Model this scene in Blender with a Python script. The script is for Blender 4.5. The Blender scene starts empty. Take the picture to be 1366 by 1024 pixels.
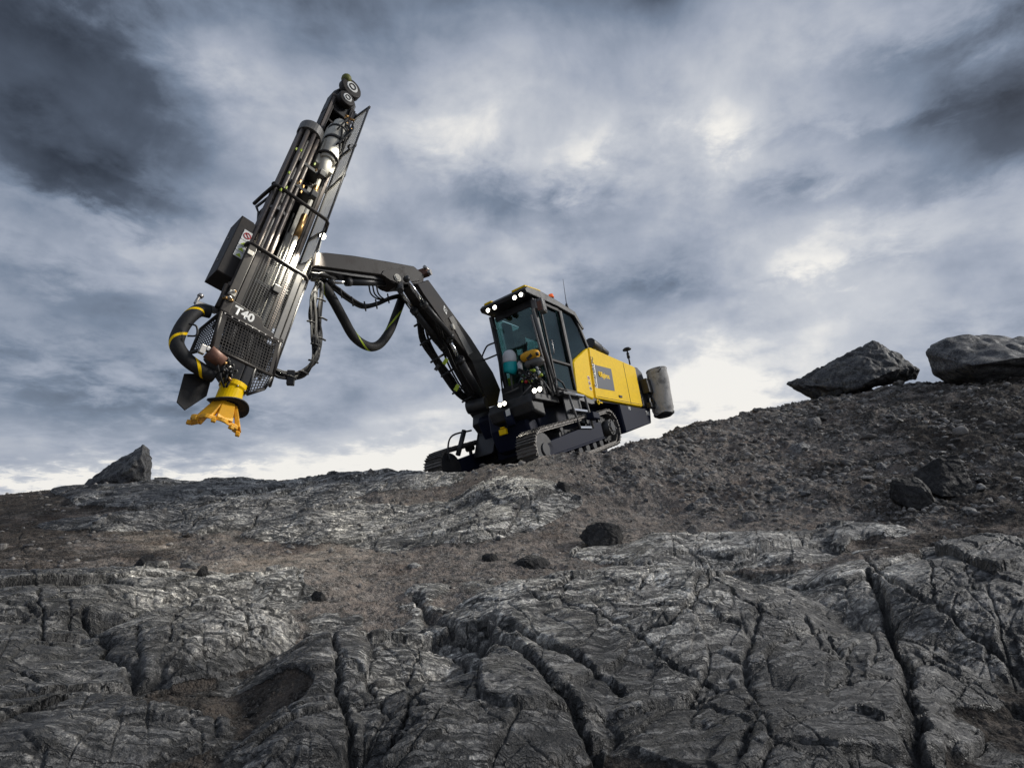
import bpy, bmesh, math, random
import numpy as np
from mathutils import Vector, Matrix
random.seed(7)
SC = bpy.context.scene
COL = SC.collection
# ------------------------------------------------------------------ camera
FPX, CX, CY = 760.0, 683.0, 512.0
PITCH = math.radians(11.5)
CAMH = 1.6
_c, _s = math.cos(PITCH), math.sin(PITCH)
M = np.array([[1, 0, 0], [0, -_s, -_c], [0, _c, -_s]], float)     # camera axes -> world axes
CAMP = np.array([0, 0, CAMH])
def ray(px, py): return np.array([(px - CX) / FPX, -(py - CY) / FPX, -1.0])
def toW(P): return M @ np.asarray(P, float) + CAMP
def at(px, py, d): return toW(ray(px, py) * d)
def unit(v):
    v = np.asarray(v, float); return v / np.linalg.norm(v)

cam = bpy.data.cameras.new('camera'); camo = bpy.data.objects.new('camera', cam); COL.objects.link(camo)
cam.sensor_width = 36.0; cam.lens = 36.0 * FPX / 1366.0
cam.clip_start = 0.05; cam.clip_end = 20000
camo.location = CAMP; camo.rotation_euler = (math.pi / 2 + PITCH, 0, 0)
SC.camera = camo

# ------------------------------------------------------------------ node helpers
class NT:
    def __init__(s, tree): s.t = tree; s.n = tree.nodes; s.l = tree.links
    def new(s, typ, **kw):
        n = s.n.new(typ)
        for k, v in kw.items(): setattr(n, k, v)
        return n
    def put(s, sock, v):
        if isinstance(v, bpy.types.NodeSocket): s.l.new(v, sock)
        elif v is not None:
            if hasattr(sock.default_value, '__len__') and not hasattr(v, '__len__'):
                v = (v,) * len(sock.default_value)
            if hasattr(v, '__len__') and hasattr(sock.default_value, '__len__') and len(sock.default_value) == 4 and len(v) == 3: v = tuple(v) + (1,)
            sock.default_value = v
    def m(s, op, a, b=None, c=None, clamp=False):
        n = s.new('ShaderNodeMath', operation=op, use_clamp=clamp)
        for i, v in enumerate((a, b, c)):
            if v is not None: s.put(n.inputs[i], v)
        return n.outputs[0]
    def vm(s, op, a, b=None, out=0):
        n = s.new('ShaderNodeVectorMath', operation=op)
        s.put(n.inputs[0], a)
        if b is not None: s.put(n.inputs[1], b)
        return n.outputs[out]
    def mix(s, f, a, b, typ='MIX'):
        n = s.new('ShaderNodeMix', data_type='RGBA', blend_type=typ)
        s.put(n.inputs[0], f); s.put(n.inputs[6], a); s.put(n.inputs[7], b); return n.outputs[2]
    def noise(s, vec, scale, detail=4, rough=.55, dist=0, out=0, w=None):
        n = s.new('ShaderNodeTexNoise')
        s.put(n.inputs['Vector'], vec); s.put(n.inputs['Scale'], scale); s.put(n.inputs['Detail'], detail)
        s.put(n.inputs['Roughness'], rough); s.put(n.inputs['Distortion'], dist); return n.outputs[out]
    def vor(s, vec, scale, feature='F1', out='Distance', rnd=1.0):
        n = s.new('ShaderNodeTexVoronoi', feature=feature)
        s.put(n.inputs['Vector'], vec); s.put(n.inputs['Scale'], scale); s.put(n.inputs['Randomness'], rnd); return n.outputs[out]
    def mapr(s, v, a, b, c=0, d=1, smooth=True):
        n = s.new('ShaderNodeMapRange', clamp=True)
        if smooth: n.interpolation_type = 'SMOOTHSTEP'
        for i, x in enumerate((v, a, b, c, d)): s.put(n.inputs[i], x)
        return n.outputs[0]
    def ramp(s, v, stops):
        n = s.new('ShaderNodeValToRGB'); s.put(n.inputs[0], v); e = n.color_ramp.elements
        while len(e) < len(stops): e.new(.5)
        for q, (p, c) in zip(e, stops): q.position = p; q.color = tuple(c) + (1,) if len(c) == 3 else c
        return n.outputs[0]
    def attr(s, name, out='Fac'): return s.new('ShaderNodeAttribute', attribute_name=name).outputs[out]
    def bump(s, h, strength=.5, dist=.02, normal=None):
        n = s.new('ShaderNodeBump'); s.put(n.inputs['Strength'], strength); s.put(n.inputs['Distance'], dist); s.put(n.inputs['Height'], h)
        if normal is not None: s.put(n.inputs['Normal'], normal)
        return n.outputs[0]
    def mapping(s, vec, loc=(0, 0, 0), rot=(0, 0, 0), scale=(1, 1, 1)):
        n = s.new('ShaderNodeMapping'); s.put(n.inputs[0], vec); n.inputs[1].default_value = loc; n.inputs[2].default_value = rot; n.inputs[3].default_value = scale
        return n.outputs[0]
def newmat(name):
    m = bpy.data.materials.new(name); m.use_nodes = True
    t = NT(m.node_tree); t.n.clear()
    o = t.new('ShaderNodeOutputMaterial'); b = t.new('ShaderNodeBsdfPrincipled'); t.l.new(b.outputs[0], o.inputs[0])
    return m, t, b, o

# ------------------------------------------------------------------ numpy noise
_rng = np.random.RandomState(11)
_P = _rng.permutation(1024)
_G = np.stack([np.cos(np.linspace(0, 2 * np.pi, 1024, endpoint=False)), np.sin(np.linspace(0, 2 * np.pi, 1024, endpoint=False))], 1)
_R = _rng.rand(1024, 3)
def _h(i, j, k=0): return _P[(_P[(i + k * 57) & 1023] + j) & 1023]
def perlin(x, y, k=0):
    xi = np.floor(x).astype(np.int64); yi = np.floor(y).astype(np.int64); fx = x - xi; fy = y - yi
    u = fx * fx * fx * (fx * (fx * 6 - 15) + 10); v = fy * fy * fy * (fy * (fy * 6 - 15) + 10)
    def g(a, b):
        q = _G[_h(xi + a, yi + b, k)]; return q[..., 0] * (fx - a) + q[..., 1] * (fy - b)
    a = g(0, 0); b = g(1, 0); c = g(0, 1); d = g(1, 1)
    return ((a + (b - a) * u) * (1 - v) + (c + (d - c) * u) * v) * 1.5
def fbm(x, y, o=4, k=0, g=.5, l=2.03):
    s = 0; a = 1; t = 0
    for i in range(o):
        s = s + a * perlin(x, y, k + i * 3); t += a; a *= g; x = x * l + 7.3; y = y * l - 3.1
    return s / t
def voro(x, y, k=0, rnd=.95):
    xi = np.floor(x).astype(np.int64); yi = np.floor(y).astype(np.int64)
    f1 = np.full(x.shape, 9.); f2 = np.full(x.shape, 9.); cid = np.zeros(x.shape, np.int64)
    for a in (-1, 0, 1):
        for b in (-1, 0, 1):
            h = _h(xi + a, yi + b, k); r = _R[h]
            d = np.hypot(xi + a + .5 + (r[..., 0] - .5) * rnd - x, yi + b + .5 + (r[..., 1] - .5) * rnd - y)
            n = d < f1
            f2 = np.where(n, f1, np.minimum(f2, d)); cid = np.where(n, h, cid); f1 = np.where(n, d, f1)
    return f1, f2, cid
def sstep(a, b, x):
    t = np.clip((x - a) / (b - a), 0, 1); return t * t * (3 - 2 * t)

# ------------------------------------------------------------------ terrain: control heights (surveyed), thin-plate surface
def gpt(px, py, y):
    """world point on the line of sight through a photo pixel at forward distance y"""
    r = M @ ray(px, py); return np.array([r[0] / r[1] * y, y, CAMH + r[2] / r[1] * y])
CTRL = []
for px, py, y in [
    (-150, 1060, 2.6), (200, 1060, 2.6), (683, 1060, 2.7), (1100, 1060, 2.6), (1500, 1060, 2.5),
    (-150, 900, 3.6), (150, 900, 3.9), (480, 900, 3.9), (800, 900, 4.0), (1100, 900, 3.8), (1290, 930, 3.5), (1500, 900, 3.4),
    (-150, 800, 4.8), (100, 800, 5.1), (330, 820, 4.9), (500, 790, 5.5), (750, 800, 5.1), (1000, 800, 5.0), (1250, 800, 4.6), (1500, 780, 4.4),
    (-150, 730, 6.8), (90, 730, 7.0), (300, 745, 6.8), (520, 735, 7.0), (750, 740, 6.5), (980, 735, 6.2), (1200, 725, 5.9), (1450, 710, 5.2),
    (-150, 690, 9), (130, 690, 9), (350, 690, 9), (600, 685, 8.6), (820, 690, 7.8), (1000, 680, 7.6), (1200, 680, 6.9), (1400, 660, 6.2),
    (-200, 672, 12), (0, 661, 12), (110, 650, 12.2), (210, 642, 12.4), (330, 648, 13), (430, 640, 12.8), (500, 634, 12.3), (565, 640, 11.4),
    (600, 636, 10.3), (660, 624, 9.8), (715, 611, 9.3), (770, 607, 9.5), (830, 595, 10.8), (900, 577, 12.8), (1000, 553, 14), (1050, 542, 14),
    (1135, 526, 13.4), (1245, 512, 12.4), (1366, 503, 11.6), (1500, 490, 11),
    (850, 640, 8.6), (1000, 620, 9.6), (1150, 600, 9.4), (1300, 580, 8.6), (1450, 570, 8),
    (1000, 650, 8.5), (1150, 650, 7.8), (1330, 640, 7.2)]:
    CTRL.append(gpt(px, py, y))
for x, y, z in [(-1.2, 11.4, 1.72), (0.6, 10.4, 1.82), (2.0, 13.0, 2.3), (-.6, 12.6, 2.0),
                (-14, 17, .2), (-8, 19, -.2), (-3, 18, .6), (3, 19, 1.6), (8, 20, 3.0), (13, 18, 3.6), (-20, 30, -3), (0, 32, -3), (18, 32, -1),
                (-4, 0, -.2), (0, 0, 0), (4, 0, -.1), (-6, -6, -.3), (0, -6, -.2), (6, -6, .2), (-14, 3, -.2), (14, 3, 2.4), (-16, 9, .8), (16, 9, 3.0)]:
    CTRL.append(np.array([x, y, z]))
CTRL = np.array(CTRL)
def _phi(r2): return .5 * r2 * np.log(r2 + 1e-9)
def _fit():
    X = CTRL[:, :2]; n = len(X)
    K = _phi(((X[:, None] - X[None]) ** 2).sum(-1)) + np.eye(n) * .02
    Pm = np.c_[np.ones(n), X]; A = np.block([[K, Pm], [Pm.T, np.zeros((3, 3))]])
    return np.linalg.solve(A, np.r_[CTRL[:, 2], 0, 0, 0])
_W = _fit()
def base_h(x, y):
    xs = np.clip(x, -22, 22); ys = np.clip(y, -8, 34)
    s = _W[-3] + _W[-2] * xs + _W[-1] * ys
    for i in range(len(CTRL)):
        s = s + _W[i] * _phi((xs - CTRL[i, 0]) ** 2 + (ys - CTRL[i, 1]) ** 2)
    far = np.hypot(x - xs, y - ys)
    s = np.clip(s, -4, 6)
    return s - np.minimum(far * .12, 14)
def G(px, py):
    """ground xy seen at a photo pixel (first hit of the base surface)"""
    r = M @ ray(px, py); t = np.linspace(2.2, 20, 700)
    P = CAMP[None] + (r / r[1])[None] * t[:, None]
    hit = P[:, 2] < base_h(P[:, 0], P[:, 1])
    i = int(np.argmax(hit)) if hit.any() else len(t) - 1
    return P[i, :2]
# whaleback outcrops: photo centre, half length, half width (m), heading (deg), height (m)
DOMES = []
for px, py, a, b, ang, H in [
    (860, 850, 1.75, 1.25, 18, .30), (1010, 900, 1.1, .8, -20, .14), (620, 698, 1.7, .9, 10, .15), (470, 700, 1.5, .9, 10, .15),
    (300, 690, 1.5, .9, -8, .16), (160, 700, 1.1, .5, 5, .14), (355, 785, .85, .5, 15, .17), (110, 800, 1.5, 1.1, 5, .18), (240, 870, .8, .7, 30, .22),
    (40, 900, .9, .7, -10, .15), (480, 905, .75, .6, 20, .16), (630, 975, .75, .62, 40, .20), (420, 1000, .5, .4, 10, .12),
    (1300, 800, 1.35, 1.15, -28, .30), (1080, 790, .9, .6, -15, .12), (1060, 980, .8, .55, 10, .15), (900, 980, .5, .5, 0, .10),
    (480, 650, 2.2, 1.4, 5, .16), (250, 655, 2.6, 1.2, -4, .12), (950, 735, 1.6, .55, -8, .10), (1130, 715, .8, .35, 0, .10), (60, 985, .8, .5, 10, .1),
    (1180, 900, .5, .6, 20, .16)]:
    g = G(px, py); DOMES.append((g[0], g[1], a, b, math.radians(ang), H))
# joints and gullies: photo polyline, width (m), depth (m)
CUTS = []
for pts, w, dp in [
    ([(553, 800), (590, 850), (640, 880), (680, 905), (730, 950), (790, 1010), (820, 1060)], .13, .30),
    ([(640, 860), (700, 900), (760, 925), (830, 960)], .09, .20),
    ([(560, 812), (640, 838), (700, 850), (745, 862), (800, 880), (870, 925), (960, 950)], .016, .07),
    ([(812, 760), (775, 790), (758, 825), (745, 860)], .014, .06),
    ([(930, 790), (880, 820), (820, 850), (790, 858)], .02, .08),
    ([(800, 745), (860, 765), (900, 792), (960, 800)], .018, .06),
    ([(900, 740), (960, 762), (1010, 770), (1090, 765)], .014, .05),
    ([(700, 770), (706, 800), (702, 838)], .010, .035),
    ([(640, 870), (700, 845), (740, 830)], .010, .03),
    ([(960, 800), (930, 860), (900, 900), (840, 912)], .022, .08),
    ([(900, 770), (930, 800), (985, 850), (1040, 870), (1100, 860)], .022, .08),
    ([(1020, 840), (1000, 900), (1010, 960), (990, 1030)], .03, .10),
    ([(1140, 755), (1165, 790), (1200, 820), (1250, 850), (1310, 880), (1400, 905)], .06, .17),
    ([(1215, 725), (1235, 765), (1252, 810), (1250, 845)], .012, .05),
    ([(1366, 745), (1310, 775), (1290, 810), (1262, 830)], .012, .045),
    ([(1160, 800), (1190, 860), (1215, 930), (1230, 1030)], .12, .30),
    ([(1225, 900), (1290, 920), (1400, 960)], .20, .30),
    ([(1230, 725), (1300, 745), (1400, 790)], .014, .04),
    ([(1080, 860), (1120, 900), (1140, 950)], .03, .1),
    ([(420, 860), (500, 840), (560, 850), (600, 880), (650, 930)], .018, .06),
    ([(520, 1024), (560, 960), (610, 925), (650, 915)], .02, .08),
    ([(450, 900), (500, 955), (520, 990)], .02, .07),
    ([(400, 845), (440, 870), (455, 940), (470, 1030)], .03, .08),
    ([(560, 870), (550, 910), (540, 950)], .014, .05),
    ([(110, 840), (130, 870), (145, 905), (190, 925), (260, 905), (330, 880)], .07, .18),
    ([(0, 740), (60, 755), (140, 765), (175, 785)], .016, .05),
    ([(25, 700), (35, 770), (50, 830), (60, 890)], .016, .06),
    ([(0, 830), (60, 850), (110, 842)], .016, .05),
    ([(90, 760), (70, 800), (90, 860)], .012, .04),
    ([(240, 840), (235, 870), (215, 900)], .012, .04),
    ([(260, 800), (300, 830), (330, 870), (390, 890)], .05, .12),
    ([(0, 920), (60, 935), (130, 920)], .04, .1),
    ([(370, 760), (395, 775), (400, 800)], .012, .05),
    ([(300, 760), (330, 775), (350, 800)], .012, .04),
    ([(410, 720), (480, 700), (560, 690), (590, 680)], .03, .06),
    ([(490, 755), (560, 725), (640, 715), (690, 700)], .02, .06),
    ([(590, 690), (640, 715), (680, 730)], .014, .05),
    ([(700, 665), (720, 700), (740, 740)], .014, .05),
    ([(735, 700), (765, 690), (790, 690)], .014, .05),
    ([(185, 670), (235, 690), (260, 705), (230, 715)], .04, .10),
    ([(260, 705), (300, 690), (340, 685)], .03, .08),
    ([(330, 715), (350, 690), (380, 670)], .018, .06),
    ([(620, 650), (660, 668), (700, 680)], .012, .04),
    ([(820, 720), (760, 735), (700, 740)], .012, .03)]:
    CUTS.append((np.array([G(*p) for p in pts]), w, dp))
# places where soil and grit cover the bedrock: centre px, half sizes
SOIL = []
for px, py, a, b, ang in [(490, 775, .75, .75, 20), (300, 745, 1.3, .7, 0), (140, 745, .9, .5, 0), (300, 950, .6, .22, 8),
                          (1060, 760, .5, .3, 0), (1130, 770, .5, .3, 0), (60, 690, 1.5, .6, 0), (560, 665, 1.2, .35, 0),
                          (230, 760, .8, .4, 0), (500, 830, .25, .15, -20)]:
    g = G(px, py); SOIL.append((g[0], g[1], a, b, math.radians(ang)))
def _ell(x, y, cx, cy, a, b, t):
    dx = x - cx; dy = y - cy; c, s = math.cos(t), math.sin(t)
    return ((dx * c + dy * s) / a) ** 2 + ((-dx * s + dy * c) / b) ** 2
# the scree line: right of and beyond this the slope is loose rubble
RUB = np.array([G(610, 652), G(700, 650), G(770, 668), G(830, 700), G(960, 702), G(1100, 705), G(1220, 712), G(1366, 722)])
def terrain(x, y, full=True):
    b = base_h(x, y)
    wx = x + .25 * fbm(x * .9, y * .9, 3, 40); wy = y + .25 * fbm(x * .9 + 9, y * .9, 3, 50)
    bump = np.zeros_like(x); rk = np.zeros_like(x)
    for cx, cy, a, bb, t, H in DOMES:
        r2 = _ell(wx, wy, cx, cy, a, bb, t); q = np.clip(1 - r2, 0, 1)
        bump = np.maximum(bump, 1.0 * H * (1 - (1 - q) ** 1.6) * (.65 + .35 * q)); rk = np.maximum(rk, sstep(.0, .18, q))
    near = 1 - sstep(5.4, 6.6, y + .3 * fbm(x * .8, y * .8, 2, 60))
    rk = np.maximum(rk, near * (.40 + .25 * fbm(x * 1.7 + 3, y * 1.7, 3, 62)))
    soil = np.zeros_like(x)
    for cx, cy, a, bb, t in SOIL:
        soil = np.maximum(soil, sstep(0, .5, 1 - _ell(wx, wy, cx, cy, a, bb, t)))
    n2 = fbm(x * 2.2, y * 2.2, 4, 70)
    dl = y - np.interp(x, RUB[:, 0], RUB[:, 1]) + .25 * n2; sx_ = sstep(-.1, .4, x - RUB[0, 0] + .3 * n2 + .12 * (y - RUB[0, 1]))
    bare = sstep(-.15, .3, dl) * sx_; rub = sstep(.25, 1.35, dl + .5 * n2) * sx_
    far_r = sstep(9.5, 11.5, y) * sstep(-2.4, -1.6, x)
    rub = np.maximum(rub, far_r)
    rk = rk * (1 - sstep(.35, .75, soil + .35 * n2)) * (1 - sstep(.3, .7, np.maximum(rub, bare)))
    rk = sstep(.25, .6, rk + .35 * n2)
    z = b + bump * (1 - .8 * np.maximum(rub, bare))
    # bedrock: foliated plates stepped along two joint sets
    ca, sa = math.cos(.5), math.sin(.5)
    u = (x * ca + y * sa); v = (-x * sa + y * ca)
    uw = u + .07 * fbm(x * 2, y * 2, 4, 80); vw = v + .07 * fbm(x * 2 + 5, y * 2, 4, 90)
    f1, f2, c1 = voro(uw * .85, vw * 1.7, 3); e1 = f2 - f1
    g1, g2, c2 = voro(uw * 2.4 + 3, vw * 5.2, 5); e2 = g2 - g1
    k1, k2, c3 = voro(uw * 7 + 1, vw * 16, 8); e3 = k2 - k1
    r1 = _R[c1]; r2_ = _R[c2]; r3 = _R[c3]
    brk = sstep(-.15, .35, fbm(x * .8 + 3, y * .8, 3, 33))       # some outcrops are more broken than others
    plate = (r1[..., 0] - .5) * .085 + (r2_[..., 0] - .5) * .045 * (.35 + .9 * brk) + (r3[..., 0] - .5) * .004 * brk
    plate += ((r1[..., 1] - .5) * .10 * (f1 - .3)) + (r2_[..., 1] - .5) * .09 * (g1 - .3)
    cr = .035 * np.exp(-(e1 / .022) ** 2) + .022 * np.exp(-(e2 / .04) ** 2) * (.3 + .8 * brk) + .002 * np.exp(-(e3 / .12) ** 2) * brk
    lf = np.zeros_like(x)
    for th, fu, fv, kk in ((.35, .5, 2.6, 210), (1.25, .5, 2.9, 213), (-.55, .8, 4.0, 216), (2.0, 1.1, 5.5, 219)):
        c_, s_ = math.cos(th), math.sin(th); q = perlin((x * c_ + y * s_) * fu + .15 * n2, (-x * s_ + y * c_) * fv + .12 * n2, kk); mk = sstep(-.1, .3, perlin(x * 1.3 + kk, y * 1.3, kk + 1))
        lf = np.maximum(lf, np.exp(-(q / (.0055 * fv)) ** 2) * mk * (1.6 / (fv ** .5)))
    cr = np.minimum(cr, .03) * .6 + .022 * lf
    rid = 1 - np.abs(fbm(uw * 1.6, vw * 6.5, 5, 100)) * 2.2
    lump = fbm(x * 1.0, y * 1.0, 3, 110) * .10 + fbm(x * 4.1, y * 4.1, 4, 113) * .018
    fine = (fbm(uw * 9, vw * 30, 4, 120) * .004 + fbm(x * 22, y * 22, 4, 130, .6) * .009) * (.4 + .8 * brk)
    rockz = plate - cr + (rid - .5) * .008 + lump + fine
    # rubble and grit
    s1 = np.zeros_like(x)
    for sc, amp, kk in ((4.5, .040, 14), (9, .034, 17), (19, .022, 20), (38, .013, 23)):
        a1, a2, ci = voro(x * sc + .35 * n2, y * sc, kk); rr = _R[ci]
        keep = rr[..., 2] < (.16 if sc < 8 else .3 if sc < 12 else .55)
        rad = .22 + .38 * rr[..., 0]
        q = np.clip(1 - (a1 / rad) ** 2, 0, 1)
        s1 = s1 + np.where(keep, amp * q ** .6 * (.6 + .6 * rr[..., 1]), 0) * (.25 + .35 * rub if sc < 15 else .45 + .3 * rub)
    soilz = fbm(x * 1.7, y * 1.7, 4, 140) * .07 + s1 + fbm(x * 30, y * 30, 3, 150) * .006
    z = z + rockz * rk + (soilz - .02) * (1 - rk) + rub * (fbm(x * 1.1, y * 1.1, 4, 160) * .15 + (.5 - np.abs(fbm(x * 2.6, y * 3.4, 4, 165)) * 2) * .05)
    cut = np.zeros_like(x)
    dx = x + .09 * fbm(x * 3.5, y * 3.5, 5, 170, .6); dy = y + .09 * fbm(x * 3.5 + 4, y * 3.5, 5, 180, .6)
    wn = 1 + .6 * fbm(x * 3, y * 3, 2, 190)
    for P, w, dp in CUTS:
        w, dp = w * (.27 if w > .03 else .55), dp * (.36 if dp > .09 else .8)
        lo = P.min(0) - w * 5 - .1; hi = P.max(0) + w * 5 + .1
        m = (dx > lo[0]) & (dx < hi[0]) & (dy > lo[1]) & (dy < hi[1])
        if not m.any(): continue
        X = dx[m]; Y = dy[m]; D = np.full(X.shape, 9.)
        for a, c in zip(P[:-1], P[1:]):
            d = c - a; t = np.clip(((X - a[0]) * d[0] + (Y - a[1]) * d[1]) / (d @ d + 1e-9), 0, 1)
            D = np.minimum(D, np.hypot(X - a[0] - t * d[0], Y - a[1] - t * d[1]))
        cc = dp * np.exp(-(D / (w * wn[m])) ** 2)
        cut[m] = np.maximum(cut[m], cc)
    z = z - cut * (.35 + .65 * rk)
    crk = np.clip(cr / .035 * .8 * rk + cut / .08 * (.3 + .7 * rk), 0, 1)
    return z, rk, crk, rub
def H1(x, y):
    z = terrain(np.array([x], float), np.array([y], float))[0]; return float(z[0])

def label(o, lab=None, cat=None, group=None, kind=None):
    if lab: o['label'] = lab
    if cat: o['category'] = cat
    if group: o['group'] = group
    if kind: o['kind'] = kind
    return o
def mesh_np(name, V, Fq, mat, smooth=True):
    me = bpy.data.meshes.new(name)
    me.vertices.add(len(V)); me.vertices.foreach_set('co', np.asarray(V, np.float32).ravel())
    k = Fq.shape[1]; n = len(Fq)
    me.loops.add(n * k); me.loops.foreach_set('vertex_index', Fq.astype(np.int32).ravel())
    me.polygons.add(n); me.polygons.foreach_set('loop_start', np.arange(0, n * k, k, dtype=np.int32))
    me.polygons.foreach_set('loop_total', np.full(n, k, np.int32))
    if smooth: me.polygons.foreach_set('use_smooth', np.ones(n, bool))
    me.update(); me.validate()
    if mat: me.materials.append(mat)
    o = bpy.data.objects.new(name, me); COL.objects.link(o); return o

def ground_material():
    m, t, b, out = newmat('ground_rock_and_grit')
    pos = t.new('ShaderNodeNewGeometry').outputs['Position']
    rk = t.attr('rock'); ck = t.attr('crack'); rb = t.attr('rubble')
    # bedrock
    fol = t.mapping(pos, rot=(0, 0, -.5), scale=(1.0, 4.2, 2.0))
    n1 = t.noise(pos, 1.1, 6, .6); n2 = t.noise(fol, 3.2, 8, .68, .8); n3 = t.noise(pos, 34, 5, .7); n4 = t.noise(pos, 120, 3, .7)
    base = t.ramp(n2, [(.32, (.06, .059, .060)), (.41, (.20, .196, .19)), (.50, (.48, .465, .44)), (.60, (.80, .775, .73))])
    base = t.mix(t.mapr(n1, .42, .62), base, t.mix(.5, base, (.105, .100, .098)))
    grn = t.mapr(t.noise(pos, 2.3, 5, .6), .55, .7)
    base = t.mix(t.m('MULTIPLY', grn, .35), base, (.075, .078, .06))
    spk = t.ramp(n3, [(.36, (.16, .16, .17)), (.49, (.85, .85, .85)), (.60, (1.9, 1.88, 1.82))])
    base = t.mix(.85, base, spk, 'MULTIPLY')
    base = t.mix(.8, base, t.ramp(n4, [(.36, (.30, .30, .30)), (.64, (1.75, 1.75, 1.75))]), 'MULTIPLY')
    n5 = t.noise(t.mapping(pos, rot=(0, 0, .9), scale=(1, 1.8, 1)), 13, 8, .72, .3)
    base = t.mix(.9, base, t.ramp(n5, [(.36, (.38, .37, .36)), (.5, (.95, .935, .90)), (.62, (1.75, 1.70, 1.60))]), 'MULTIPLY')
    # pale quartz streaks and scratches in several directions
    stre = None
    for rot, sc, wd, sd in ((.95, 2.2, .026, 0), (-.35, 3.1, .020, 5), (1.45, 4.0, .016, 9), (.6, 7.0, .020, 13)):
        mp = t.mapping(pos, loc=(sd, sd, 0), rot=(0, 0, rot), scale=(.55, 3.0, 1.5))
        nn = t.noise(mp, sc, 4, .55, .3)
        l = t.m('SUBTRACT', 1, t.mapr(t.m('ABSOLUTE', t.m('SUBTRACT', nn, .52)), 0, wd))
        stre = l if stre is None else t.m('MAXIMUM', stre, l)
    msk = t.mapr(t.noise(pos, 1.7, 4, .6), .46, .62)
    stre = t.m('MULTIPLY', t.m('MULTIPLY', stre, msk), t.mapr(n3, .3, .6))
    base = t.mix(t.m('MULTIPLY', stre, .9), base, (.70, .68, .64))
    dirt = t.m('MULTIPLY', ck, t.mapr(n3, .2, .6, .6, 1))
    base = t.mix(t.m('MULTIPLY', dirt, .8), base, (.016, .015, .014))
    nw = t.new('ShaderNodeTexNoise'); t.put(nw.inputs['Vector'], pos); nw.inputs['Scale'].default_value = 2.6; nw.inputs['Detail'].default_value = 6; nw.inputs['Roughness'].default_value = .65
    wpos = t.vm('ADD', pos, t.vm('MULTIPLY', t.vm('SUBTRACT', nw.outputs['Color'], (.5, .5, .5)), (.22, .22, .2)))
    joints = None
    for rot, sc, wd, sd in ((.35, 1.5, .026, 2), (1.25, 1.7, .026, 6), (-.55, 2.3, .028, 11), (.75, 4.2, .030, 15), (2.0, 3.6, .028, 19)):
        nn = t.noise(t.mapping(wpos, loc=(sd, sd, 0), rot=(0, 0, rot), scale=(.32, 2.4, .8)), sc, 3, .5)
        e = t.m('SUBTRACT', 1, t.mapr(t.m('ABSOLUTE', t.m('SUBTRACT', nn, .5)), .002, wd)); e = t.m('MULTIPLY', e, t.mapr(t.noise(t.vm('ADD', pos, (sd, 3, 0)), 1.3, 3, .6), .38, .52))
        joints = e if joints is None else t.m('MAXIMUM', joints, e)
    for rot, sc, an, wd, sd in ((.5, 1.0, 2.0, .030, 0), (-.9, 2.3, 2.6, .040, 4)):
        e = t.vor(t.mapping(wpos, loc=(sd, sd, 0), rot=(0, 0, rot), scale=(1, an, .6)), sc, 'DISTANCE_TO_EDGE')
        e = t.m('SUBTRACT', 1, t.mapr(e, .004, wd)); e = t.m('MULTIPLY', e, t.mapr(t.noise(t.vm('ADD', pos, (sd, 3, 0)), 1.5, 3, .6), .40, .54))
        joints = e if joints is None else t.m('MAXIMUM', joints, e)
    base = t.mix(t.m('MULTIPLY', joints, .93), base, (.012, .012, .012))
    dust = t.mapr(t.m('ADD', t.noise(pos, 3.3, 8, .7), t.m('MULTIPLY', t.m('SUBTRACT', n4, .5), .3)), .54, .68)
    base = t.mix(t.m('MULTIPLY', dust, .7), base, (.155, .140, .122))
    # grit and rubble
    va = t.new('ShaderNodeTexVoronoi'); t.put(va.inputs['Vector'], pos); va.inputs['Scale'].default_value = 24
    vb = t.new('ShaderNodeTexVoronoi'); t.put(vb.inputs['Vector'], pos); vb.inputs['Scale'].default_value = 75
    ga = t.ramp(t.vm('DOT_PRODUCT', va.outputs['Color'], (1, .0, .0), 1), [(0, (.06, .056, .053)), (.5, (.14, .13, .12)), (.82, (.24, .226, .212)), (1, (.46, .44, .41))])
    gb = t.ramp(t.vm('DOT_PRODUCT', vb.outputs['Color'], (1, .0, .0), 1), [(0, (.045, .04, .036)), (.6, (.13, .117, .105)), (1, (.36, .33, .30))])
    soil = t.ramp(t.noise(pos, 3.0, 8, .7), [(.3, (.14, .115, .095)), (.5, (.28, .235, .20)), (.7, (.43, .375, .325))])
    gr = t.mix(t.mapr(t.noise(pos, 9, 4, .6), .40, .60), soil, gb)
    gr = t.mix(t.m('MULTIPLY', t.mapr(t.noise(pos, 5, 4, .6), .42, .58), t.m('ADD', .35, t.m('MULTIPLY', rb, .5))), gr, ga)
    red = t.mapr(t.noise(pos, 1.3, 4, .6), .54, .68)
    gr = t.mix(t.m('MULTIPLY', red, .3), gr, (.13, .085, .062))
    gr = t.mix(.75, gr, t.ramp(n4, [(.3, (.4, .4, .4)), (.68, (1.55, 1.55, 1.55))]), 'MULTIPLY')
    # vignette shade toward camera and sides painted into rock and grit colour, in ragged patches
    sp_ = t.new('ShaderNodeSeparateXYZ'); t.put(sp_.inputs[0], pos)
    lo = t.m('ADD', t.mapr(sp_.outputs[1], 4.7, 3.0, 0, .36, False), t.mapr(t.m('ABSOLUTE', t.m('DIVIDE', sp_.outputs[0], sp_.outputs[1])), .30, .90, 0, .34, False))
    vig_shade = t.mapr(t.m('ADD', t.m('ADD', t.noise(pos, 1.4, 9, .68, .4), t.m('MULTIPLY', t.m('SUBTRACT', n3, .5), .35)), lo), .60, .80)
    base = t.mix(t.m('MULTIPLY', vig_shade, .92), base, t.mix(1, base, (.24, .245, .26), 'MULTIPLY'))
    gr = t.mix(t.m('MULTIPLY', vig_shade, .9), gr, t.mix(1, gr, (.26, .255, .25), 'MULTIPLY'))
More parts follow.
